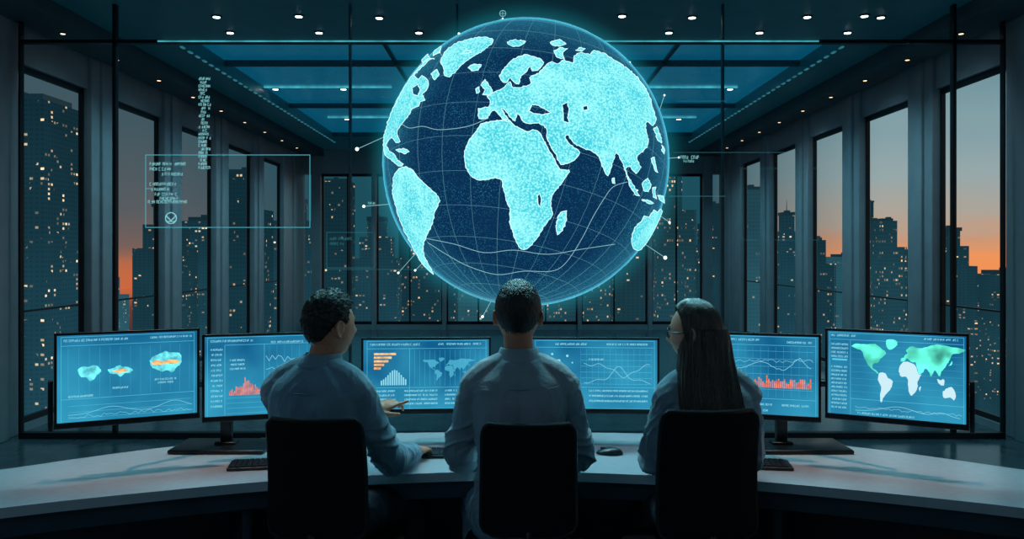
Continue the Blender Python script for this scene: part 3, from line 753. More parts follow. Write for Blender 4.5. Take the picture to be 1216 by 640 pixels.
for pg in ([(91,436),(97,433),(103,434),(109,432),(116,436),(117,441),(113,444),(109,449),(104,450),(101,446),(95,445),(92,441)],
           [(125,438),(131,437),(138,434),(143,436),(150,437),(155,440),(151,443),(145,444),(140,447),(135,444),(128,443)],
           [(175,430),(180,425),(187,423),(194,420),(202,422),(211,423),(214,428),(213,436),(208,440),(203,446),(197,443),(190,444),(183,441),(177,438)]):
    rnd=random.Random(len(pg)); q=cat([*pg,pg[0]],3)[:-1]
    f=new(); f.poly([(x+rnd.uniform(-.5,.5),y+rnd.uniform(-.5,.5)) for x,y in q]); f.done('map',M['teal'],t)
f=new(.0056); f.poly([(177,432),(183,430),(192,432),(199,430),(208,431),(213,433),(206,436),(196,435),(184,436),(178,435)]); f.done('map_hot_zone',M['orange'],t)
f=new(.0056); f.poly([(130,440),(136,439),(142,438),(151,440),(145,442),(138,443)]); f.done('map_hot_zone',M['orange'],t)
f=new(); f.line([(x,488-7*math.exp(-((x-130)/22)**2)-9*math.exp(-((x-205)/20)**2)) for x in range(80,228,3)],.4); f.line(wave(80,228,490,2,40,5),.3); f.done('line_chart',M['cy2'],t)
t,new,b=monitor(240,3.36,403,3.52,1.213,.862,395,497,'monitor second from the left, with a red spiky bar chart',2)
f=new(); f.glyphs(250,402,300,2.2,.35); f.glyphs(320,405,360,2,.35)
for y in range(412,480,6): f.glyphs(250,y,264,2,.35)
for y in (425,430,435): f.glyphs(272,y,290,1.8,.35)
f.done('text_block',M['cy2'],t)
f=new(.0046); f.frame(246,399,397,492,.4); f.line([(266,408),(266,490)],.4); f.line([(266,408),(397,408)],.4); f.line([(312,408),(312,470)],.4)
for y in (470,476,482,488): f.line([(268,y),(395,y)],.25)
for x in range(318,395,9): f.line([(x,410),(x,468)],.12)
f.done('grid_lines',M['cy'],t)
f=new(); rnd=random.Random(3)
for i in range(26): x=271+i*1.5; hh=rnd.uniform(3,10)+8*math.exp(-((x-292)/8)**2)*rnd.uniform(.5,1.2)+ (12 if i==12 else 0); f.rect(x,467-hh,x+.9,467)
f.done('bar_chart',M['red'],t)
f=new(); f.line(wave(314,395,424,4,22,8,6),.5); f.line(wave(314,395,438,2,22,9,-8),.45); f.done('line_chart',M['cy2'],t)
t,new,b=monitor(429,3.70,583,3.74,1.166,.830,400,490,'monitor between the left man and the middle man, with orange horizontal bars at its left',3)
f=new(); f.glyphs(440,407,500,2.2,.35); f.glyphs(520,407,572,2,.35)
for y in (462,467,472,477): f.glyphs(440,y,470,1.8,.35); f.glyphs(480,y,520,1.8,.35); f.glyphs(528,y,570,1.8,.35)
f.done('text_block',M['cy2'],t)
f=new(.0046); f.frame(436,404,577,484,.4); f.line([(436,413),(577,413)],.4); f.line([(486,413),(486,484)],.4); f.line([(436,459),(577,459)],.4)
for x in range(492,575,6): f.line([(x,415),(x,457)],.15)
f.done('grid_lines',M['cy'],t)
f=new()
for i,wd in enumerate((26,21,17,12,8)): f.rect(444,418+i*4.2,444+wd,420.6+i*4.2)
f.done('bar_chart',M['orange'],t)
f=new()
for i in range(12): x=452+i*2.6; hh=4+14*math.exp(-((i-6)/4)**2); f.rect(x,456-hh,x+1.6,456)
f.done('histogram',M['cy2'],t)
f=new(); worldmap(f,500,424,564,452); f.done('small_map',holo('graphic_map_faint',(.12,.66,.9),.85,.6),t)
t,new,b=monitor(629,3.74,783,3.70,1.166,.830,400,490,'monitor just right of the middle man, with crossing line curves',4)
f=new(); f.glyphs(660,407,700,2.2,.35); f.glyphs(720,407,770,2,.35); f.glyphs(700,425,718,2,.35)
for y in (462,468,474): f.glyphs(640,y,690,1.8,.35); f.glyphs(700,y,770,1.8,.35)
f.done('text_block',M['cy2'],t)
f=new(.0046); f.frame(636,404,777,484,.4); f.line([(636,412),(777,412)],.4); f.line([(636,459),(777,459)],.4)
for y in range(420,458,7): f.line([(690,y),(774,y)],.25)
for x in range(690,776,7): f.line([(x,414),(x,457)],.12)
f.done('grid_lines',M['cy'],t)
f=new(); f.line([(x,452-16*math.exp(-((x-735)/13)**2)-2*math.sin(x/4)) for x in range(694,774,2)],.45); f.line([(x,432+14*math.exp(-((x-742)/16)**2)+1.5*math.sin(x/3)) for x in range(694,774,2)],.45); f.done('line_chart',M['cy2'],t)
f=new(); 
for x,y,rr in ((656,420,2.4),(664,428,3.4),(674,422,2.6),(668,436,2),(655,433,2),(680,430,1.6)): f.disc(x,y,rr*.6)
f.done('bubble_chart',M['cy2'],t)
t,new,b=monitor(812,3.52,975,3.36,1.213,.862,395,497,'monitor right of the woman, with a wide red bar chart',5)
f=new(); f.glyphs(870,402,905,2.2,.35); f.glyphs(935,404,965,2,.35); f.glyphs(875,478,920,2,.35); f.glyphs(930,478,962,2,.35); f.glyphs(880,485,915,2,.35)
f.done('text_block',M['cy2'],t)
f=new(.0046); f.frame(818,399,969,492,.4); f.line([(818,409),(969,409)],.4); f.line([(818,472),(969,472)],.4)
for y in range(416,470,9): f.line([(822,y),(966,y)],.25)
for x in range(824,968,9): f.line([(x,411),(x,470)],.12)
f.done('grid_lines',M['cy'],t)
f=new(); rnd=random.Random(9)
for i in range(62): x=822+i*2.3; hh=rnd.uniform(5,12)+(8 if i%9==3 else 0)*rnd.random(); f.rect(x,459-hh,x+1.4,459)
f.done('bar_chart',M['red'],t)
f=new(); f.line([(x,438-10*math.exp(-((x-905)/15)**2)-14*math.exp(-((x-950)/10)**2)+random.uniform(-1,1)) for x in range(825,966,3)],.5); f.line(wave(825,966,430,2,40,14,-4),.35); f.done('line_chart',M['cy2'],t)
t,new,b=monitor(980,3.30,1151,3.06,1.245,.893,394,506,'rightmost monitor, with a green and white world map',6,1)
f=new(); f.glyphs(988,401,1020,2.2,.35); f.glyphs(1100,401,1140,2,.35); 
for y in range(412,430,5): f.glyphs(988,y,1010,2.2,.35)
for y in range(440,492,5): f.glyphs(988,y,1008,1.9,.35)
f.glyphs(1020,495,1090,2,.35); f.done('text_block',M['cy2'],t)
f=new(.0046); f.frame(986,399,1145,501,.4); f.line([(1012,408),(1012,500)],.4); f.line([(986,407),(1145,407)],.4); f.line([(1012,479),(1145,479)],.4)
for y in range(414,476,8): f.line([(1013,y),(1144,y)],.12)
f.rect(989,431,1008,433); f.done('grid_lines',M['cy'],t)
f=new(); worldmap(f,1011,405,1147,482,(0,1,3,7)); f.done('northern_map',M['green'],t)
f=new(.0052); worldmap(f,1011,405,1147,482,(2,4,5,6,8)); f.done('southern_map',M['white'],t)
f=new(); f.line([(x,493-8*math.exp(-((x-1070)/25)**2)-5*math.exp(-((x-1120)/12)**2)) for x in range(1018,1143,3)],.45); f.line(wave(1018,1143,489,1.5,40,21),.35); f.done('line_chart',M['cy2'],t)

def stand(px,py_,fx,fw,arms,label):
    t=thing('monitor_stand',(px,py_,DZ),0,label,'monitor stand')
    bm=bmesh.new(); box(bm,(fx,py_-.01,DZ+.010),(fw,.24,.016),None,.006); mk('foot',bm,M['metal'],t)
    bm=bmesh.new(); box(bm,(px,py_,DZ+.15),(.05,.03,.28),None,.008); box(bm,(px,py_,DZ+.02),(.09,.06,.02),None,.006); mk('post',bm,M['metal'],t)
    for (ax,ay,az,yaw) in arms:
        bk_=Vector((ax,ay,az))+Matrix.Rotation(yaw,3,'Z')@Vector((0,.060,0)); b2=bk_+Matrix.Rotation(yaw,3,'Z')@Vector((0,.03,0))
        bm=bmesh.new(); tube(bm,[(px,py_,DZ+.27),b2,bk_],[.016,.016,.012],12); mk('arm',bm,M['metal'],t)
stand(-1.23,3.63,-1.235,.40,[(-1.45,3.19,1.05,R_(25.8)),(-.98,3.44,1.03,R_(17.3))],'black two-armed stand with wide flat foot under the two left monitors')
stand(1.16,3.63,1.235,.38,[(1.44,3.18,1.05,-R_(28)),(.98,3.44,1.03,-R_(17.3))],'black two-armed stand with wide flat foot under the two right monitors')
stand(.03,3.82,.03,.30,[(-.38,3.72,.99,R_(4)),(.37,3.72,.99,-R_(4))],'black stand hidden behind the middle man, under the two centre monitors')
def keyboard(x,y,rz,label,w=.42):
    t=thing('keyboard',(x,y,DZ),rz,label,'keyboard')
    Mw=Matrix.Translation((x,y,DZ))@Matrix.Rotation(rz,4,'Z'); R3=Matrix.Rotation(rz,4,'Z')
    bm=bmesh.new(); box(bm,Mw@Vector((0,0,.007)),(w,.135,.012),R3,.004); mk('base',bm,M['black'],t)
    bm=bmesh.new(); nx=int(w/.021)
    for r in range(5):
        for c in range(nx):
            if r==0 and 4<c<nx-7: continue
            box(bm,Mw@Vector((-w/2+.012+c*.0205+.0085,-.05+r*.0245,.0155)),(.0165,.019,.006),R3)
    box(bm,Mw@Vector((-w/2+.012+(5+nx-8)/2*.0205+.0085,-.05,.0155)),((nx-12)*.0205-.004,.019,.006),R3)
    mk('keys',bm,M['keys'],t,smooth=False)
keyboard(-.90,3.33,R_(10),'black keyboard at the left end of the desk, half hidden by the left man')
keyboard(-.17,3.50,0,'black keyboard in front of the middle man, near the left man\'s resting hand',.40)
keyboard(.885,3.33,-R_(8),'black keyboard on the right, half hidden behind the woman')
mp=P(724,539,3.51)
t=thing('computer_mouse',(mp.x,3.51,DZ),R_(80),'small dark oval computer mouse on the desk between the middle man and the woman','computer mouse')
Mw=Matrix.Translation((mp.x,3.51,DZ))@Matrix.Rotation(R_(80),4,'Z')
bm=bmesh.new(); usphere(bm,lambda c:Mw@Vector((c.x*.034*(1+.08*c.y),c.y*.056,.003+(c.z*.026*(1-.25*c.y) if c.z>0 else c.z*.003))),32,20)
mk('body',bm,M['black'],t)
bm=bmesh.new(); box(bm,Mw@Vector((0,.028,.024)),(.008,.022,.010),Matrix.Rotation(R_(80),4,'Z'),.003); mk('scroll_wheel',bm,M['metal'],t)

# ------------------------------------------------------------------ globe
GD=5.2; gc=P(624,195,GD); GR=.873
globe=thing('hologram_globe',(gc.x,gc.y,gc.z-GR),0,'huge glowing cyan hologram globe floating above the desk','hologram globe')
def gmat():
    m,t,out=nt('globe_ocean'); N=t.nodes.new
    tc=N('ShaderNodeTexCoord'); v=N('ShaderNodeTexVoronoi'); v.inputs['Scale'].default_value=110; L(t,tc.outputs['Object'],v.inputs[0])
    r=N('ShaderNodeValToRGB'); L(t,v.outputs['Distance'],r.inputs[0]); r.color_ramp.elements[0].position=.10; r.color_ramp.elements[1].position=.40
    r.color_ramp.elements[0].color=(1,1,1,1); r.color_ramp.elements[1].color=(0,0,0,1)
    n=N('ShaderNodeTexNoise'); n.inputs['Scale'].default_value=5; n.inputs['Detail'].default_value=5; L(t,tc.outputs['Object'],n.inputs[0])
    lw=N('ShaderNodeLayerWeight'); lw.inputs[0].default_value=.5
    rr=N('ShaderNodeValToRGB'); L(t,lw.outputs['Facing'],rr.inputs[0]); e=rr.color_ramp.elements
    e[0].position=.35; e[0].color=(.0,.0,.0,1); e[1].position=1; e[1].color=(1,1,1,1); x=rr.color_ramp.elements.new(.80); x.color=(.13,.13,.13,1)
    def math(op,a,b):
        q=N('ShaderNodeMath'); q.operation=op
        for i,w in enumerate((a,b)):
            if isinstance(w,(int,float)): q.inputs[i].default_value=w
            else: L(t,w,q.inputs[i])
        return q.outputs[0]
    dots=math('MULTIPLY',r.outputs[0],math('MULTIPLY',n.outputs[0],n.outputs[0]))
    dots=math('MULTIPLY',dots,math('ADD',.60,math('MULTIPLY',rr.outputs[0],4.2)))
    tot=math('ADD',dots,math('MULTIPLY',rr.outputs[0],1.05))
    e1=N('ShaderNodeEmission'); e1.inputs[0].default_value=(.09,.68,.90,1); L(t,tot,e1.inputs[1])
    e0=N('ShaderNodeEmission'); e0.inputs[0].default_value=(.003,.030,.088,1); e0.inputs[1].default_value=1
    a=N('ShaderNodeAddShader'); L(t,e1.outputs[0],a.inputs[0]); L(t,e0.outputs[0],a.inputs[1]); L(t,a.outputs[0],out.inputs[0])
    return m
bm=bmesh.new(); usphere(bm,lambda d:gc+d*GR,96,64)
mk('ocean_sphere',bm,gmat(),globe,smooth=True)
def landmat():
    m,t,out=nt('globe_land'); N=t.nodes.new
    tc=N('ShaderNodeTexCoord'); v=N('ShaderNodeTexVoronoi'); v.inputs['Scale'].default_value=90; L(t,tc.outputs['Object'],v.inputs[0])
    n=N('ShaderNodeTexNoise'); n.inputs['Scale'].default_value=6; n.inputs['Detail'].default_value=6; L(t,tc.outputs['Object'],n.inputs[0])
    mx=N('ShaderNodeMath'); mx.operation='MULTIPLY'; L(t,v.outputs['Distance'],mx.inputs[0]); L(t,n.outputs[0],mx.inputs[1])
    r=N('ShaderNodeValToRGB'); L(t,mx.outputs[0],r.inputs[0]); r.color_ramp.elements[0].position=.05; r.color_ramp.elements[1].position=.40
    r.color_ramp.elements[0].color=(.38,.98,.96,1); r.color_ramp.elements[1].color=(.06,.58,.68,1)
    e=N('ShaderNodeEmission'); e.inputs[1].default_value=1.15; L(t,r.outputs[0],e.inputs[0]); L(t,e.outputs[0],out.inputs[0]); return m
M['land']=landmat()
cam0=Vector((0,0,CZ))
def onsphere(px,py,k=1.012):
    d=(P(px,py,1)-cam0).normalized(); oc=cam0-gc; b=oc.dot(d); c=oc.dot(oc)-(GR*k)**2; D=b*b-c
    s=-b-math.sqrt(max(D,0)); p=cam0+d*s
    return gc+(p-gc).normalized()*GR*k
def pip(x,y,pg):
    ins=False; j=len(pg)-1
    for i in range(len(pg)):
        if (pg[i][1]>y)!=(pg[j][1]>y) and x<(pg[j][0]-pg[i][0])*(y-pg[i][1])/(pg[j][1]-pg[i][1])+pg[i][0]: ins=not ins
        j=i
    return ins
def rough(pg,rnd,amp=.8):
    out=[]; cl=cat([*pg,pg[0]],2)[:-1] if len(pg)>8 else pg
    for i in range(len(cl)):
        a=Vector(cl[i][:2]); b=Vector(cl[(i+1)%len(cl)][:2]); n=max(1,int((b-a).length/2.0))
        for k in range(n):
            p=a.lerp(b,k/n); p+=Vector((rnd.uniform(-amp,amp),rnd.uniform(-amp,amp)))*(1 if k else .5)
            out.append((p.x,p.y))
    return out
def land(pg,label=None,holes=(),seed=1):
    rnd=random.Random(seed); pg=rough(pg,rnd); hs=[rough(h,rnd,.5) for h in holes]
    vs=[]; es=[]
    for lp in [pg]+hs:
        s=len(vs); vs+=[Vector(p) for p in lp]; es+=[(s+i,s+(i+1)%len(lp)) for i in range(len(lp))]
    xs=[p[0] for p in pg]; ys=[p[1] for p in pg]; y=min(ys)
    while y<max(ys):
        x=min(xs)
        while x<max(xs):
            if pip(x,y,pg): vs.append(Vector((x+.1,y+.1)))
            x+=5
        y+=5
    r=delaunay_2d_cdt(vs,es,[],0,1e-4)
    bm=bmesh.new(); bv=[bm.verts.new(onsphere(v.x,v.y)) for v in r[0]]
    for f in r[2]:
        cx=sum(r[0][i].x for i in f)/3; cy=sum(r[0][i].y for i in f)/3
        if pip(cx,cy,pg) and not any(pip(cx,cy,h) for h in hs):
            try: bm.faces.new([bv[i] for i in f])
            except Exception: pass
    for v in [v for v in bm.verts if not v.link_faces]: bm.verts.remove(v)
    o=mk('landmass',bm,M['land'],globe,smooth=True)
    if label: o['label']=label
    bm=bmesh.new()
    for lp in [pg]+hs:
        q=[onsphere(x,y,1.013) for x,y in lp]; q.append(q[0]); tube(bm,q,.0019,4,roundcap=False)
    mk('coastline',bm,M['coast'],o)
LANDS=[
([(571,147),(580,145),(592,143),(603,142),(610,148),(618,153),(626,156),(634,154),(641,158),(644,163),(648,172),(654,182),(660,192),(665,201),(676,202),(674,207),(668,216),(660,226),(655,234),(654,245),(656,255),(650,264),(645,270),(640,280),(633,288),(626,295),(619,296),(613,288),(609,275),(605,263),(606,250),(602,240),(600,230),(597,222),(596,214),(588,211),(578,213),(566,213),(557,206),(553,196),(551,186),(553,177),(558,165),(566,155)],'Africa, bright cyan',([(638,233),(641,230),(643,236),(642,246),(639,242)],)),
([(569,141),(568,129),(580,127),(582,119),(578,114),(588,109),(597,105),(603,99),(606,97),(609,104),(620,103),(631,99),(629,92),(640,87),(648,78),(655,73),(662,76),(670,71),(680,75),(682,66),(690,62),(700,65),(705,60),(716,63),(727,70),(738,76),(748,84),(758,93),(766,104),(772,116),(775,128),(779,142),(775,149),(769,144),(766,152),(770,165),(768,175),(761,181),(756,188),(761,198),(755,206),(749,198),(743,200),(747,212),(744,208),(738,190),(732,181),(728,190),(722,209),(716,199),(711,186),(703,180),(694,176),(687,173),(680,168),(674,160),(671,163),(678,172),(688,180),(684,188),(674,194),(666,195),(661,186),(654,173),(649,162),(650,156),(646,149),(637,146),(630,147),(622,145),(618,139),(614,134),(612,144),(606,139),(600,131),(595,129),(601,138),(604,145),(596,140),(588,131),(582,134),(577,141)],'Europe and Asia, bright cyan',([(628,132),(632,124),(640,125),(648,130),(654,134),(645,136),(634,135)],[(667,124),(674,122),(676,130),(674,140),(676,146),(669,144),(669,134)],[(692,126),(697,125),(698,130),(693,131)])),
([(597,97),(593,90),(600,80),(610,70),(622,65),(636,68),(646,74),(640,82),(632,84),(630,78),(624,86),(618,92),(616,100),(610,97),(606,92),(601,98)],'Scandinavia, bright cyan',()),
([(571,101),(576,94),(580,100),(585,109),(582,113),(573,112),(576,106)],None,()),([(565,106),(569,103),(570,109),(566,111)],None,()),([(556,80),(563,76),(572,77),(568,83),(560,84)],None,()),
([(523,74),(528,62),(540,52),(556,47),(572,44),(586,47),(580,55),(569,63),(557,70),(547,78),(536,90),(528,90),(527,82)],'Greenland, bright cyan',()),
([(516,70),(511,70),(503,78),(496,84),(492,90),(497,94),(501,90),(506,93),(509,99),(506,108),(501,112),(505,119),(499,121),(497,126),(490,129),(485,137),(478,146),(473,153),(472,161),(475,168),(470,169),(465,163),(459,170),(461,178),(468,183),(472,190),(479,195),(473,197),(464,189),(457,184),(455,172),(457,158),(461,143),(467,128),(475,112),(485,96),(497,81),(508,70)],'North America, bright cyan',([(489,104),(496,100),(499,107),(496,114),(491,112)],)),
([(469,206),(474,200),(482,198),(491,203),(497,211),(508,222),(519,232),(522,240),(517,250),(514,262),(511,272),(506,281),(503,290),(503,300),(508,312),(515,326),(509,322),(501,312),(493,299),(486,286),(479,271),(473,256),(469,242),(466,228),(467,214)],'South America, bright cyan',()),
([(663,256),(668,251),(673,250),(673,260),(668,274),(662,279),(660,270)],None,()),
([(750,283),(754,270),(761,263),(765,256),(771,258),(776,249),(781,252),(785,248),(788,256),(785,266),(779,277),(770,286),(762,296),(755,297),(751,291)],'Australia, bright cyan',()),
([(744,209),(749,214),(755,225),(760,233),(755,232),(749,223)],None,()),([(763,217),(769,211),(773,219),(770,228),(764,226)],None,()),([(775,223),(779,222),(778,231),(780,236),(776,234)],None,()),([(762,237),(770,238),(776,241),(770,242)],None,()),([(781,232),(788,233),(789,241),(784,238)],None,()),([(773,188),(777,186),(779,196),(781,205),(777,201)],None,()),([(776,152),(780,150),(784,160),(786,170),(781,166)],None,()),([(786,172),(789,176),(789,183),(786,180)],None,()),
([(602,50),(612,47),(624,49),(618,54),(608,55)],None,()),([(653,50),(665,47),(672,52),(664,55),(656,54)],None,()),([(662,68),(658,60),(666,56),(674,58),(668,62),(670,70)],None,()),([(560,62),(548,64),(554,58)],None,()),
([(516,60),(524,55),(521,63),(514,66)],None,()),([(500,70),(508,64),(510,68),(502,74)],None,()),([(512,88),(519,82),(522,88),(516,95)],None,()),([(470,178),(479,176),(486,180),(480,183)],None,()),([(727,212),(730,211),(730,218),(727,217)],None,()),([(684,60),(690,56),(695,58),(689,61)],None,()),
]
for i,(pg,lab,hs) in enumerate(LANDS): land(pg,lab,hs,i+3)
Rg=Matrix.Rotation(R_(-14),3,'X')@Matrix.Rotation(R_(9),3,'Y')
bm=bmesh.new()
def circ(fn,n,r): 
    pts=[fn(2*math.pi*i/n) for i in range(n+1)]
    tube(bm,pts,r,4,roundcap=False)
for lo in range(0,180,12):
    circ(lambda a:gc+Rg@Vector((math.cos(a)*math.cos(R_(lo)),math.cos(a)*math.sin(R_(lo)),math.sin(a)))*GR*1.003,60,.0010)
for la in range(-72,90,12):
    circ(lambda a:gc+Rg@Vector((math.cos(R_(la))*math.cos(a),math.cos(R_(la))*math.sin(a),math.sin(R_(la))))*GR*1.003,60,.0010)
mk('grid_lines',bm,holo('grid_line_glow',(.25,.68,.85),.5,.5),globe)
ARCS=[[(476,146),(486,152),(502,150),(520,154),(545,152),(562,148),(580,140)],[(508,288),(530,302),(556,316),(590,326),(622,322),(655,322),(672,312),(690,285),(704,258),(716,238),(728,222),(745,216)],[(505,283),(540,290),(575,300),(610,297),(650,302),(690,296),(730,290)],[(463,165),(470,150),(478,148)]]
for a in ARCS:
    bm=bmesh.new(); tube(bm,[onsphere(x,y,1.018) for x,y in [tuple(p) for p in cat(a,5)]],.0015,5); mk('route_line',bm,M['line'],globe)
PINS=[((455,162),(424,177),5),((460,243),(432,245),4),((548,52),(545,40),3),((590,25),(597,22),2),((675,46),(682,32),2),((738,86),(748,74),2.5),((784,130),(789,113),2.5),((793,188),(806,187),2.5),((772,294),(790,306),5),((790,258),(795,264),3),((485,308),(473,324),3),((498,316),(493,321),3),((582,362),(573,376),3.5),((528,70),(522,62),2),((752,232),(757,226),2)]
for (a,b,r) in PINS:
    p0=onsphere(*a,1.0); 
    p1=P(b[0],b[1],GD-.2) if (Vector(b)-Vector((624,195))).length>168 else onsphere(b[0],b[1],1.05)
    bm=bmesh.new(); tube(bm,[p0,p1],.0015,6); pn=mk('marker_pin',bm,M['line'],globe)
    bm=bmesh.new(); ell(bm,p1,(r*.0021,)*3,None,12,8); mk('pin_light',bm,M['dot'],pn)
def planeflat(Y): return Flat(lambda u,v:P(u,v,Y))
f=planeflat(5.0); f.glyphs(808,185,832,3.4,.5); f.glyphs(812,190,826,2.6,.4); f.glyphs(436,240,446,2.4,.35); f.ring(597,16,3.6,.6); f.line([(593,16),(601,16)],.5); f.line([(597,12),(597,20)],.5); f.done('pin_caption',M['htext'],globe)
def glowmat():
    m,t,out=nt('globe_halo'); N=t.nodes.new
    geo=N('ShaderNodeNewGeometry'); dot=N('ShaderNodeVectorMath'); dot.operation='DOT_PRODUCT'
    L(t,geo.outputs['Incoming'],dot.inputs[0]); L(t,geo.outputs['Normal'],dot.inputs[1])
    ab=N('ShaderNodeMath'); ab.operation='ABSOLUTE'; L(t,dot.outputs['Value'],ab.inputs[0])
    pw=N('ShaderNodeMath'); pw.operation='POWER'; L(t,ab.outputs[0],pw.inputs[0]); pw.inputs[1].default_value=4.2
    mu=N('ShaderNodeMath'); mu.operation='MULTIPLY'; L(t,pw.outputs[0],mu.inputs[0]); L(t,geo.outputs['Backfacing'],mu.inputs[1])
    m2=N('ShaderNodeMath'); m2.operation='MULTIPLY'; L(t,mu.outputs[0],m2.inputs[0]); m2.inputs[1].default_value=3.4
    e=N('ShaderNodeEmission'); e.inputs[0].default_value=(.02,.50,.62,1); L(t,m2.outputs[0],e.inputs[1])
    tr=N('ShaderNodeBsdfTransparent'); a=N('ShaderNodeAddShader'); L(t,e.outputs[0],a.inputs[0]); L(t,tr.outputs[0],a.inputs[1]); L(t,a.outputs[0],out.inputs[0])
    return m
bm=bmesh.new(); usphere(bm,lambda d:gc+d*GR*1.14,96,64)
mk('halo',bm,glowmat(),globe,smooth=True)

HYP=6.9
t=thing('hologram_display',tuple(P(270,270,HYP)),0,'outlined cyan hologram panel with small text block and round icon, left of the globe','hologram panel')
f=planeflat(HYP); f.frame(173,184,368,270,.9); f.line([(173,224),(180,224)],.8); f.done('outline',M['hline'],t)
f=planeflat(HYP-.01)
for (x0,y,x1) in ((178,193,221),(178,199,204),(192,205,218),(178,217,210),(178,223,202),(184,229,212),(190,234,212),(176,238,224)): f.glyphs(x0,y,x1,3.2,.5)
f.done('text_block',M['htext'],t)
f=planeflat(HYP-.01); f.ring(203,259,6.5,1.1); f.line([(197,256),(203,262),(209,256)],1.3); f.line([(198,263),(208,263)],1.0); f.done('icon',M['htext'],t)
t=thing('hologram_text_column',tuple(P(243,202,HYP)),0,'vertical column of stacked cyan text marks above the left hologram panel','hologram text')
f=planeflat(HYP)
y=92
while y<200:
    f.glyphs(236+random.choice((0,0,2,3)),y,251 if random.random()<.6 else 247,2.8,.5); y+=4.4
f.done('text_block',M['htext'],t)
t=thing('hologram_display',tuple(P(920,285,HYP)),0,'faint thin cyan hologram lines and small frame right of the globe','hologram panel')
f=planeflat(HYP); f.line([(800,181),(940,181)],.6); f.line([(795,233),(862,233)],.9); f.frame(880,200,972,285,.4); f.line([(805,120),(862,120)],.7); f.done('outline',M['faint'],t)
t=thing('hologram_display',tuple(P(417,318,HYP)),0,'faint small cyan hologram rectangle below left of the globe','hologram panel')
f=planeflat(HYP); f.frame(388,276,445,318,.6); f.line([(386,320),(520,320)],.5); f.done('outline',M['faint'],t)
f=planeflat(HYP-.01); f.glyphs(392,282,420,3,.5); f.glyphs(392,288,410,3,.5); f.done('text_block',M['faint'],t)

# ------------------------------------------------------------------ chairs
def chair(cx,by,topz,w,yaw,label):
    t=thing('office_chair',(cx,by+.24,0),yaw,label,'chair')
    Mw=Matrix.Translation((cx,by,0))@Matrix.Rotation(yaw,4,'Z')
    bm=bmesh.new(); nx,nz=20,26; zb=.58
    def bp(u,v,side):
        hw=(w/2)*(1.04-.04*v)
        zz=zb+(topz-zb)*v
        cu=1.0
        e=max(0,(v-.88)/.12); cu=min(cu,.86+.14*math.sqrt(max(0,1-e*e)))
        e=max(0,(.12-v)/.12); cu=min(cu,.75+.25*math.sqrt(max(0,1-e*e)))
        x=u*hw*cu
        y=.035*(abs(u)**2)-.03*v*v+.02*math.sin(v*math.pi)
        th=.017*(1-.6*max(abs(u),abs(2*v-1))**6)
        return Mw@Vector((x,y+side*th,zz))
    g={}
    for s in (-1,1):
        for i in range(nx+1):
            for j in range(nz+1): g[s,i,j]=bm.verts.new(bp(-1+2*i/nx,j/nz,s))
    for i in range(nx):
        for j in range(nz):
            bm.faces.new((g[1,i,j],g[1,i+1,j],g[1,i+1,j+1],g[1,i,j+1])); bm.faces.new((g[-1,i,j],g[-1,i,j+1],g[-1,i+1,j+1],g[-1,i+1,j]))
    for i in range(nx):
        for j in (0,nz): bm.faces.new((g[1,i,j],g[1,i+1,j],g[-1,i+1,j],g[-1,i,j]))
    for j in range(nz):
        for i in (0,nx): bm.faces.new((g[1,i,j],g[1,i,j+1],g[-1,i,j+1],g[-1,i,j]))
    mk('backrest',bm,M['mesh'],t,smooth=True)
    bm=bmesh.new()
    pts=[bp(-1,j/nz,0) for j in range(nz+1)]+[bp(-1+2*i/nx,1,0) for i in range(1,nx)]+[bp(1,1-j/nz,0) for j in range(nz+1)]+[bp(1-2*i/nx,0,0) for i in range(1,nx+1)]
    tube(bm,pts,.009,8); mk('back_frame',bm,M['black'],t)
    bm=bmesh.new(); tube(bm,[Mw@Vector(p) for p in ((0,.12,.40),(0,-.02,.41),(0,-.04,.50),(0,-.02,.60))],[.022,.022,.02,.014],10,4); mk('spine',bm,M['black'],t)
    bm=bmesh.new()
    rings=[]
    for k,(zz,s) in enumerate(((.425,.85),(.44,.97),(.465,1),(.48,.97),(.488,.85))):
        rings.append([Mw@Vector((.235*s*math.copysign(abs(math.cos(a))**.6,math.cos(a)),.26+.23*s*math.copysign(abs(math.sin(a))**.6,math.sin(a)),zz)) for a in [2*math.pi*i/40 for i in range(40)]])
    loft(bm,rings); mk('seat',bm,M['mesh'],t,smooth=True)
    bm=bmesh.new(); c=Mw@Vector((0,.24,0)); tube(bm,[(c.x,c.y,.10),(c.x,c.y,.28),(c.x,c.y,.281),(c.x,c.y,.43)],[.028,.028,.018,.018],16,roundcap=False); mk('gas_column',bm,M['metal'],t)
    for k in range(5):
        a=yaw+k*2*math.pi/5+.3; e=c+Vector((math.cos(a)*.29,math.sin(a)*.29,0))
        bm=bmesh.new(); tube(bm,[(c.x,c.y,.115),(e.x,e.y,.075)],[.024,.014],10); bl=mk('base_arm',bm,M['black'],t)
        bm=bmesh.new(); px_,py_=-math.sin(a),math.cos(a)
        for s in (-1,1): tube(bm,[(e.x+px_*s*.008,e.y+py_*s*.008,.028),(e.x+px_*s*.024,e.y+py_*s*.024,.028)],.026,16,roundcap=False)
        mk('caster',bm,M['rub'],bl)
chair((374-608)*.00283,2.80,CZ-.196*2.83,.325,R_(-6),'black high-backed office chair holding the left man')
chair((628-608)*.00283,2.83,CZ-.204*2.83,.312,0,'black high-backed office chair holding the middle man')
chair((841-608)*.00283,2.79,CZ-.187*2.81,.325,R_(4),'black high-backed office chair holding the long-haired woman')
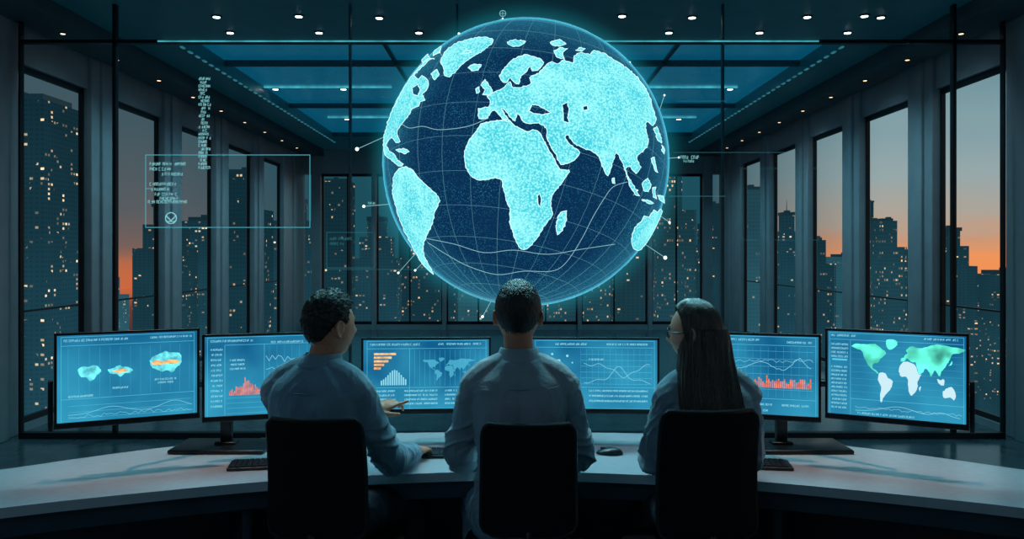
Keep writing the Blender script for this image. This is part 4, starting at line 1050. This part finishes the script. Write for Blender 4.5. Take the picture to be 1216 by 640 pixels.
# ------------------------------------------------------------------ lights
def area(loc,target,size,col,e,sy=None):
    l=bpy.data.lights.new('added_area_light','AREA'); l.energy=e; l.color=col; l.size=size
    if sy: l.shape='RECTANGLE'; l.size_y=sy
    o=bpy.data.objects.new('added_area_light',l); COL.objects.link(o); o.location=loc
    o.rotation_euler=(Vector(target)-Vector(loc)).to_track_quat('-Z','Y').to_euler()
def spot(loc,target,ang,col,e,r=.03,blend=.6):
    l=bpy.data.lights.new('spot_light','SPOT'); l.energy=e; l.color=col; l.spot_size=R_(ang); l.spot_blend=blend; l.shadow_soft_size=r
    o=bpy.data.objects.new('spot_light',l); COL.objects.link(o); o.location=loc
    o.rotation_euler=(Vector(target)-Vector(loc)).to_track_quat('-Z','Y').to_euler()
area((0,4.6,3.3),(0,3.05,1.05),3.6,(.28,.85,1),85,.3)  # added lamp above the view, rims the people in cyan
area((-1.5,-.6,3.0),(0,3,.9),1.6,(.45,.70,.95),9,1.0)  # added dim blue fill behind the camera for the people's backs
for px_,tx in ((-1.1,-.75),(.35,.03),(-.35,.03),(1.3,.72)): spot((px_,4.25,3.4),(tx,2.98,1.12),16,(.38,.92,1),75,.06,.7)  # added cyan spots above the view to edge hair and shoulders
for sx in (-1,1): spot((sx*1.5,3.2,3.5),(sx*1.32,3.42,.7),30,(1,.62,.50),120,.08,1)
for sx in (-1,1): spot((sx*2.3,3.0,3.5),(sx*2.0,2.95,.7),26,(.75,.92,1),55,.08,1)
spot((0,3.9,3.5),(0,3.72,.7),44,(.80,.96,1),85,.1,.9)
for y in (8.6,10.6,12.6,14.8):
    for x in (-2.6,2.6): spot((x,y,CEIL-.03),(x*1.25,y,.3),130,(.28,.80,1),48,.05,.8)
for sx in (-1,1):
    for y in (7.8,9.4,11.6): spot((sx*3.2,y-.3,CEIL-.05),(sx*4.2,y,1.6),100,(.55,.85,1),14 if sx>0 else 8,.04,.9)

# world
w=bpy.data.worlds.new('dusk_sky'); sc.world=w; w.use_nodes=True; t=w.node_tree; t.nodes.clear(); N=t.nodes.new
out=N('ShaderNodeOutputWorld'); bg=N('ShaderNodeBackground'); L(t,bg.outputs[0],out.inputs[0])
tc=N('ShaderNodeTexCoord'); sp=N('ShaderNodeSeparateXYZ'); L(t,tc.outputs['Generated'],sp.inputs[0])
cn=N('ShaderNodeTexNoise'); cn.inputs['Scale'].default_value=3; cn.inputs['Detail'].default_value=4
cm=N('ShaderNodeMapping'); cm.inputs['Scale'].default_value=(1,1,9); L(t,tc.outputs['Generated'],cm.inputs[0]); L(t,cm.outputs[0],cn.inputs[0])
zz=N('ShaderNodeMath'); zz.operation='MULTIPLY_ADD'; L(t,cn.outputs[0],zz.inputs[0]); zz.inputs[1].default_value=.05; L(t,sp.outputs[2],zz.inputs[2])
mr=N('ShaderNodeMapRange'); mr.inputs[1].default_value=-.275; mr.inputs[2].default_value=.725; L(t,zz.outputs[0],mr.inputs[0])
def ramp(stops):
    r=N('ShaderNodeValToRGB'); L(t,mr.outputs[0],r.inputs[0]); e=r.color_ramp.elements
    e[0].position=.0; e[0].color=(.01,.02,.03,1); e[1].position=1; e[1].color=(.01,.05,.08,1)
    for p_,c in stops:
        x=e.new(p_); x.color=(*c,1)
    return r.outputs[0]
right=ramp(((.20,(.05,.05,.06)),(.24,(.30,.09,.05)),(.265,(.92,.22,.06)),(.295,(.88,.30,.10)),(.315,(.60,.31,.18)),(.340,(.42,.37,.31)),(.385,(.30,.39,.40)),(.45,(.21,.34,.38)),(.60,(.04,.14,.19))))
left=ramp(((.20,(.02,.02,.03)),(.24,(.15,.05,.04)),(.262,(.60,.14,.05)),(.290,(.45,.14,.07)),(.310,(.20,.12,.10)),(.345,(.10,.11,.12)),(.42,(.06,.10,.12)),(.60,(.02,.08,.11))))
ab=N('ShaderNodeMath'); ab.operation='ABSOLUTE'; L(t,sp.outputs[0],ab.inputs[0])
m2=N('ShaderNodeMapRange'); m2.inputs[1].default_value=.22; m2.inputs[2].default_value=.40; m2.inputs[3].default_value=0; m2.inputs[4].default_value=1; L(t,ab.outputs[0],m2.inputs[0])
m3=N('ShaderNodeMapRange'); m3.inputs[1].default_value=-.05; m3.inputs[2].default_value=.05; L(t,sp.outputs[0],m3.inputs[0])
lr=N('ShaderNodeMix'); lr.data_type='RGBA'; L(t,m3.outputs[0],lr.inputs[0]); L(t,left,lr.inputs[6]); L(t,right,lr.inputs[7])
mx=N('ShaderNodeMix'); mx.data_type='RGBA'; L(t,m2.outputs[0],mx.inputs[0]); mx.inputs[6].default_value=(.012,.075,.105,1); L(t,lr.outputs[2],mx.inputs[7])
L(t,mx.outputs[2],bg.inputs[0]); bg.inputs[1].default_value=1.0

cd=bpy.data.cameras.new('camera'); cam=bpy.data.objects.new('camera',cd); COL.objects.link(cam)
cam.location=(0,0,CZ); cam.rotation_euler=(math.pi/2,0,0); cd.sensor_width=36; cd.lens=36*FP/1216; cd.shift_y=-20/1216; cd.clip_end=4000; cd.clip_start=.05
sc.camera=cam
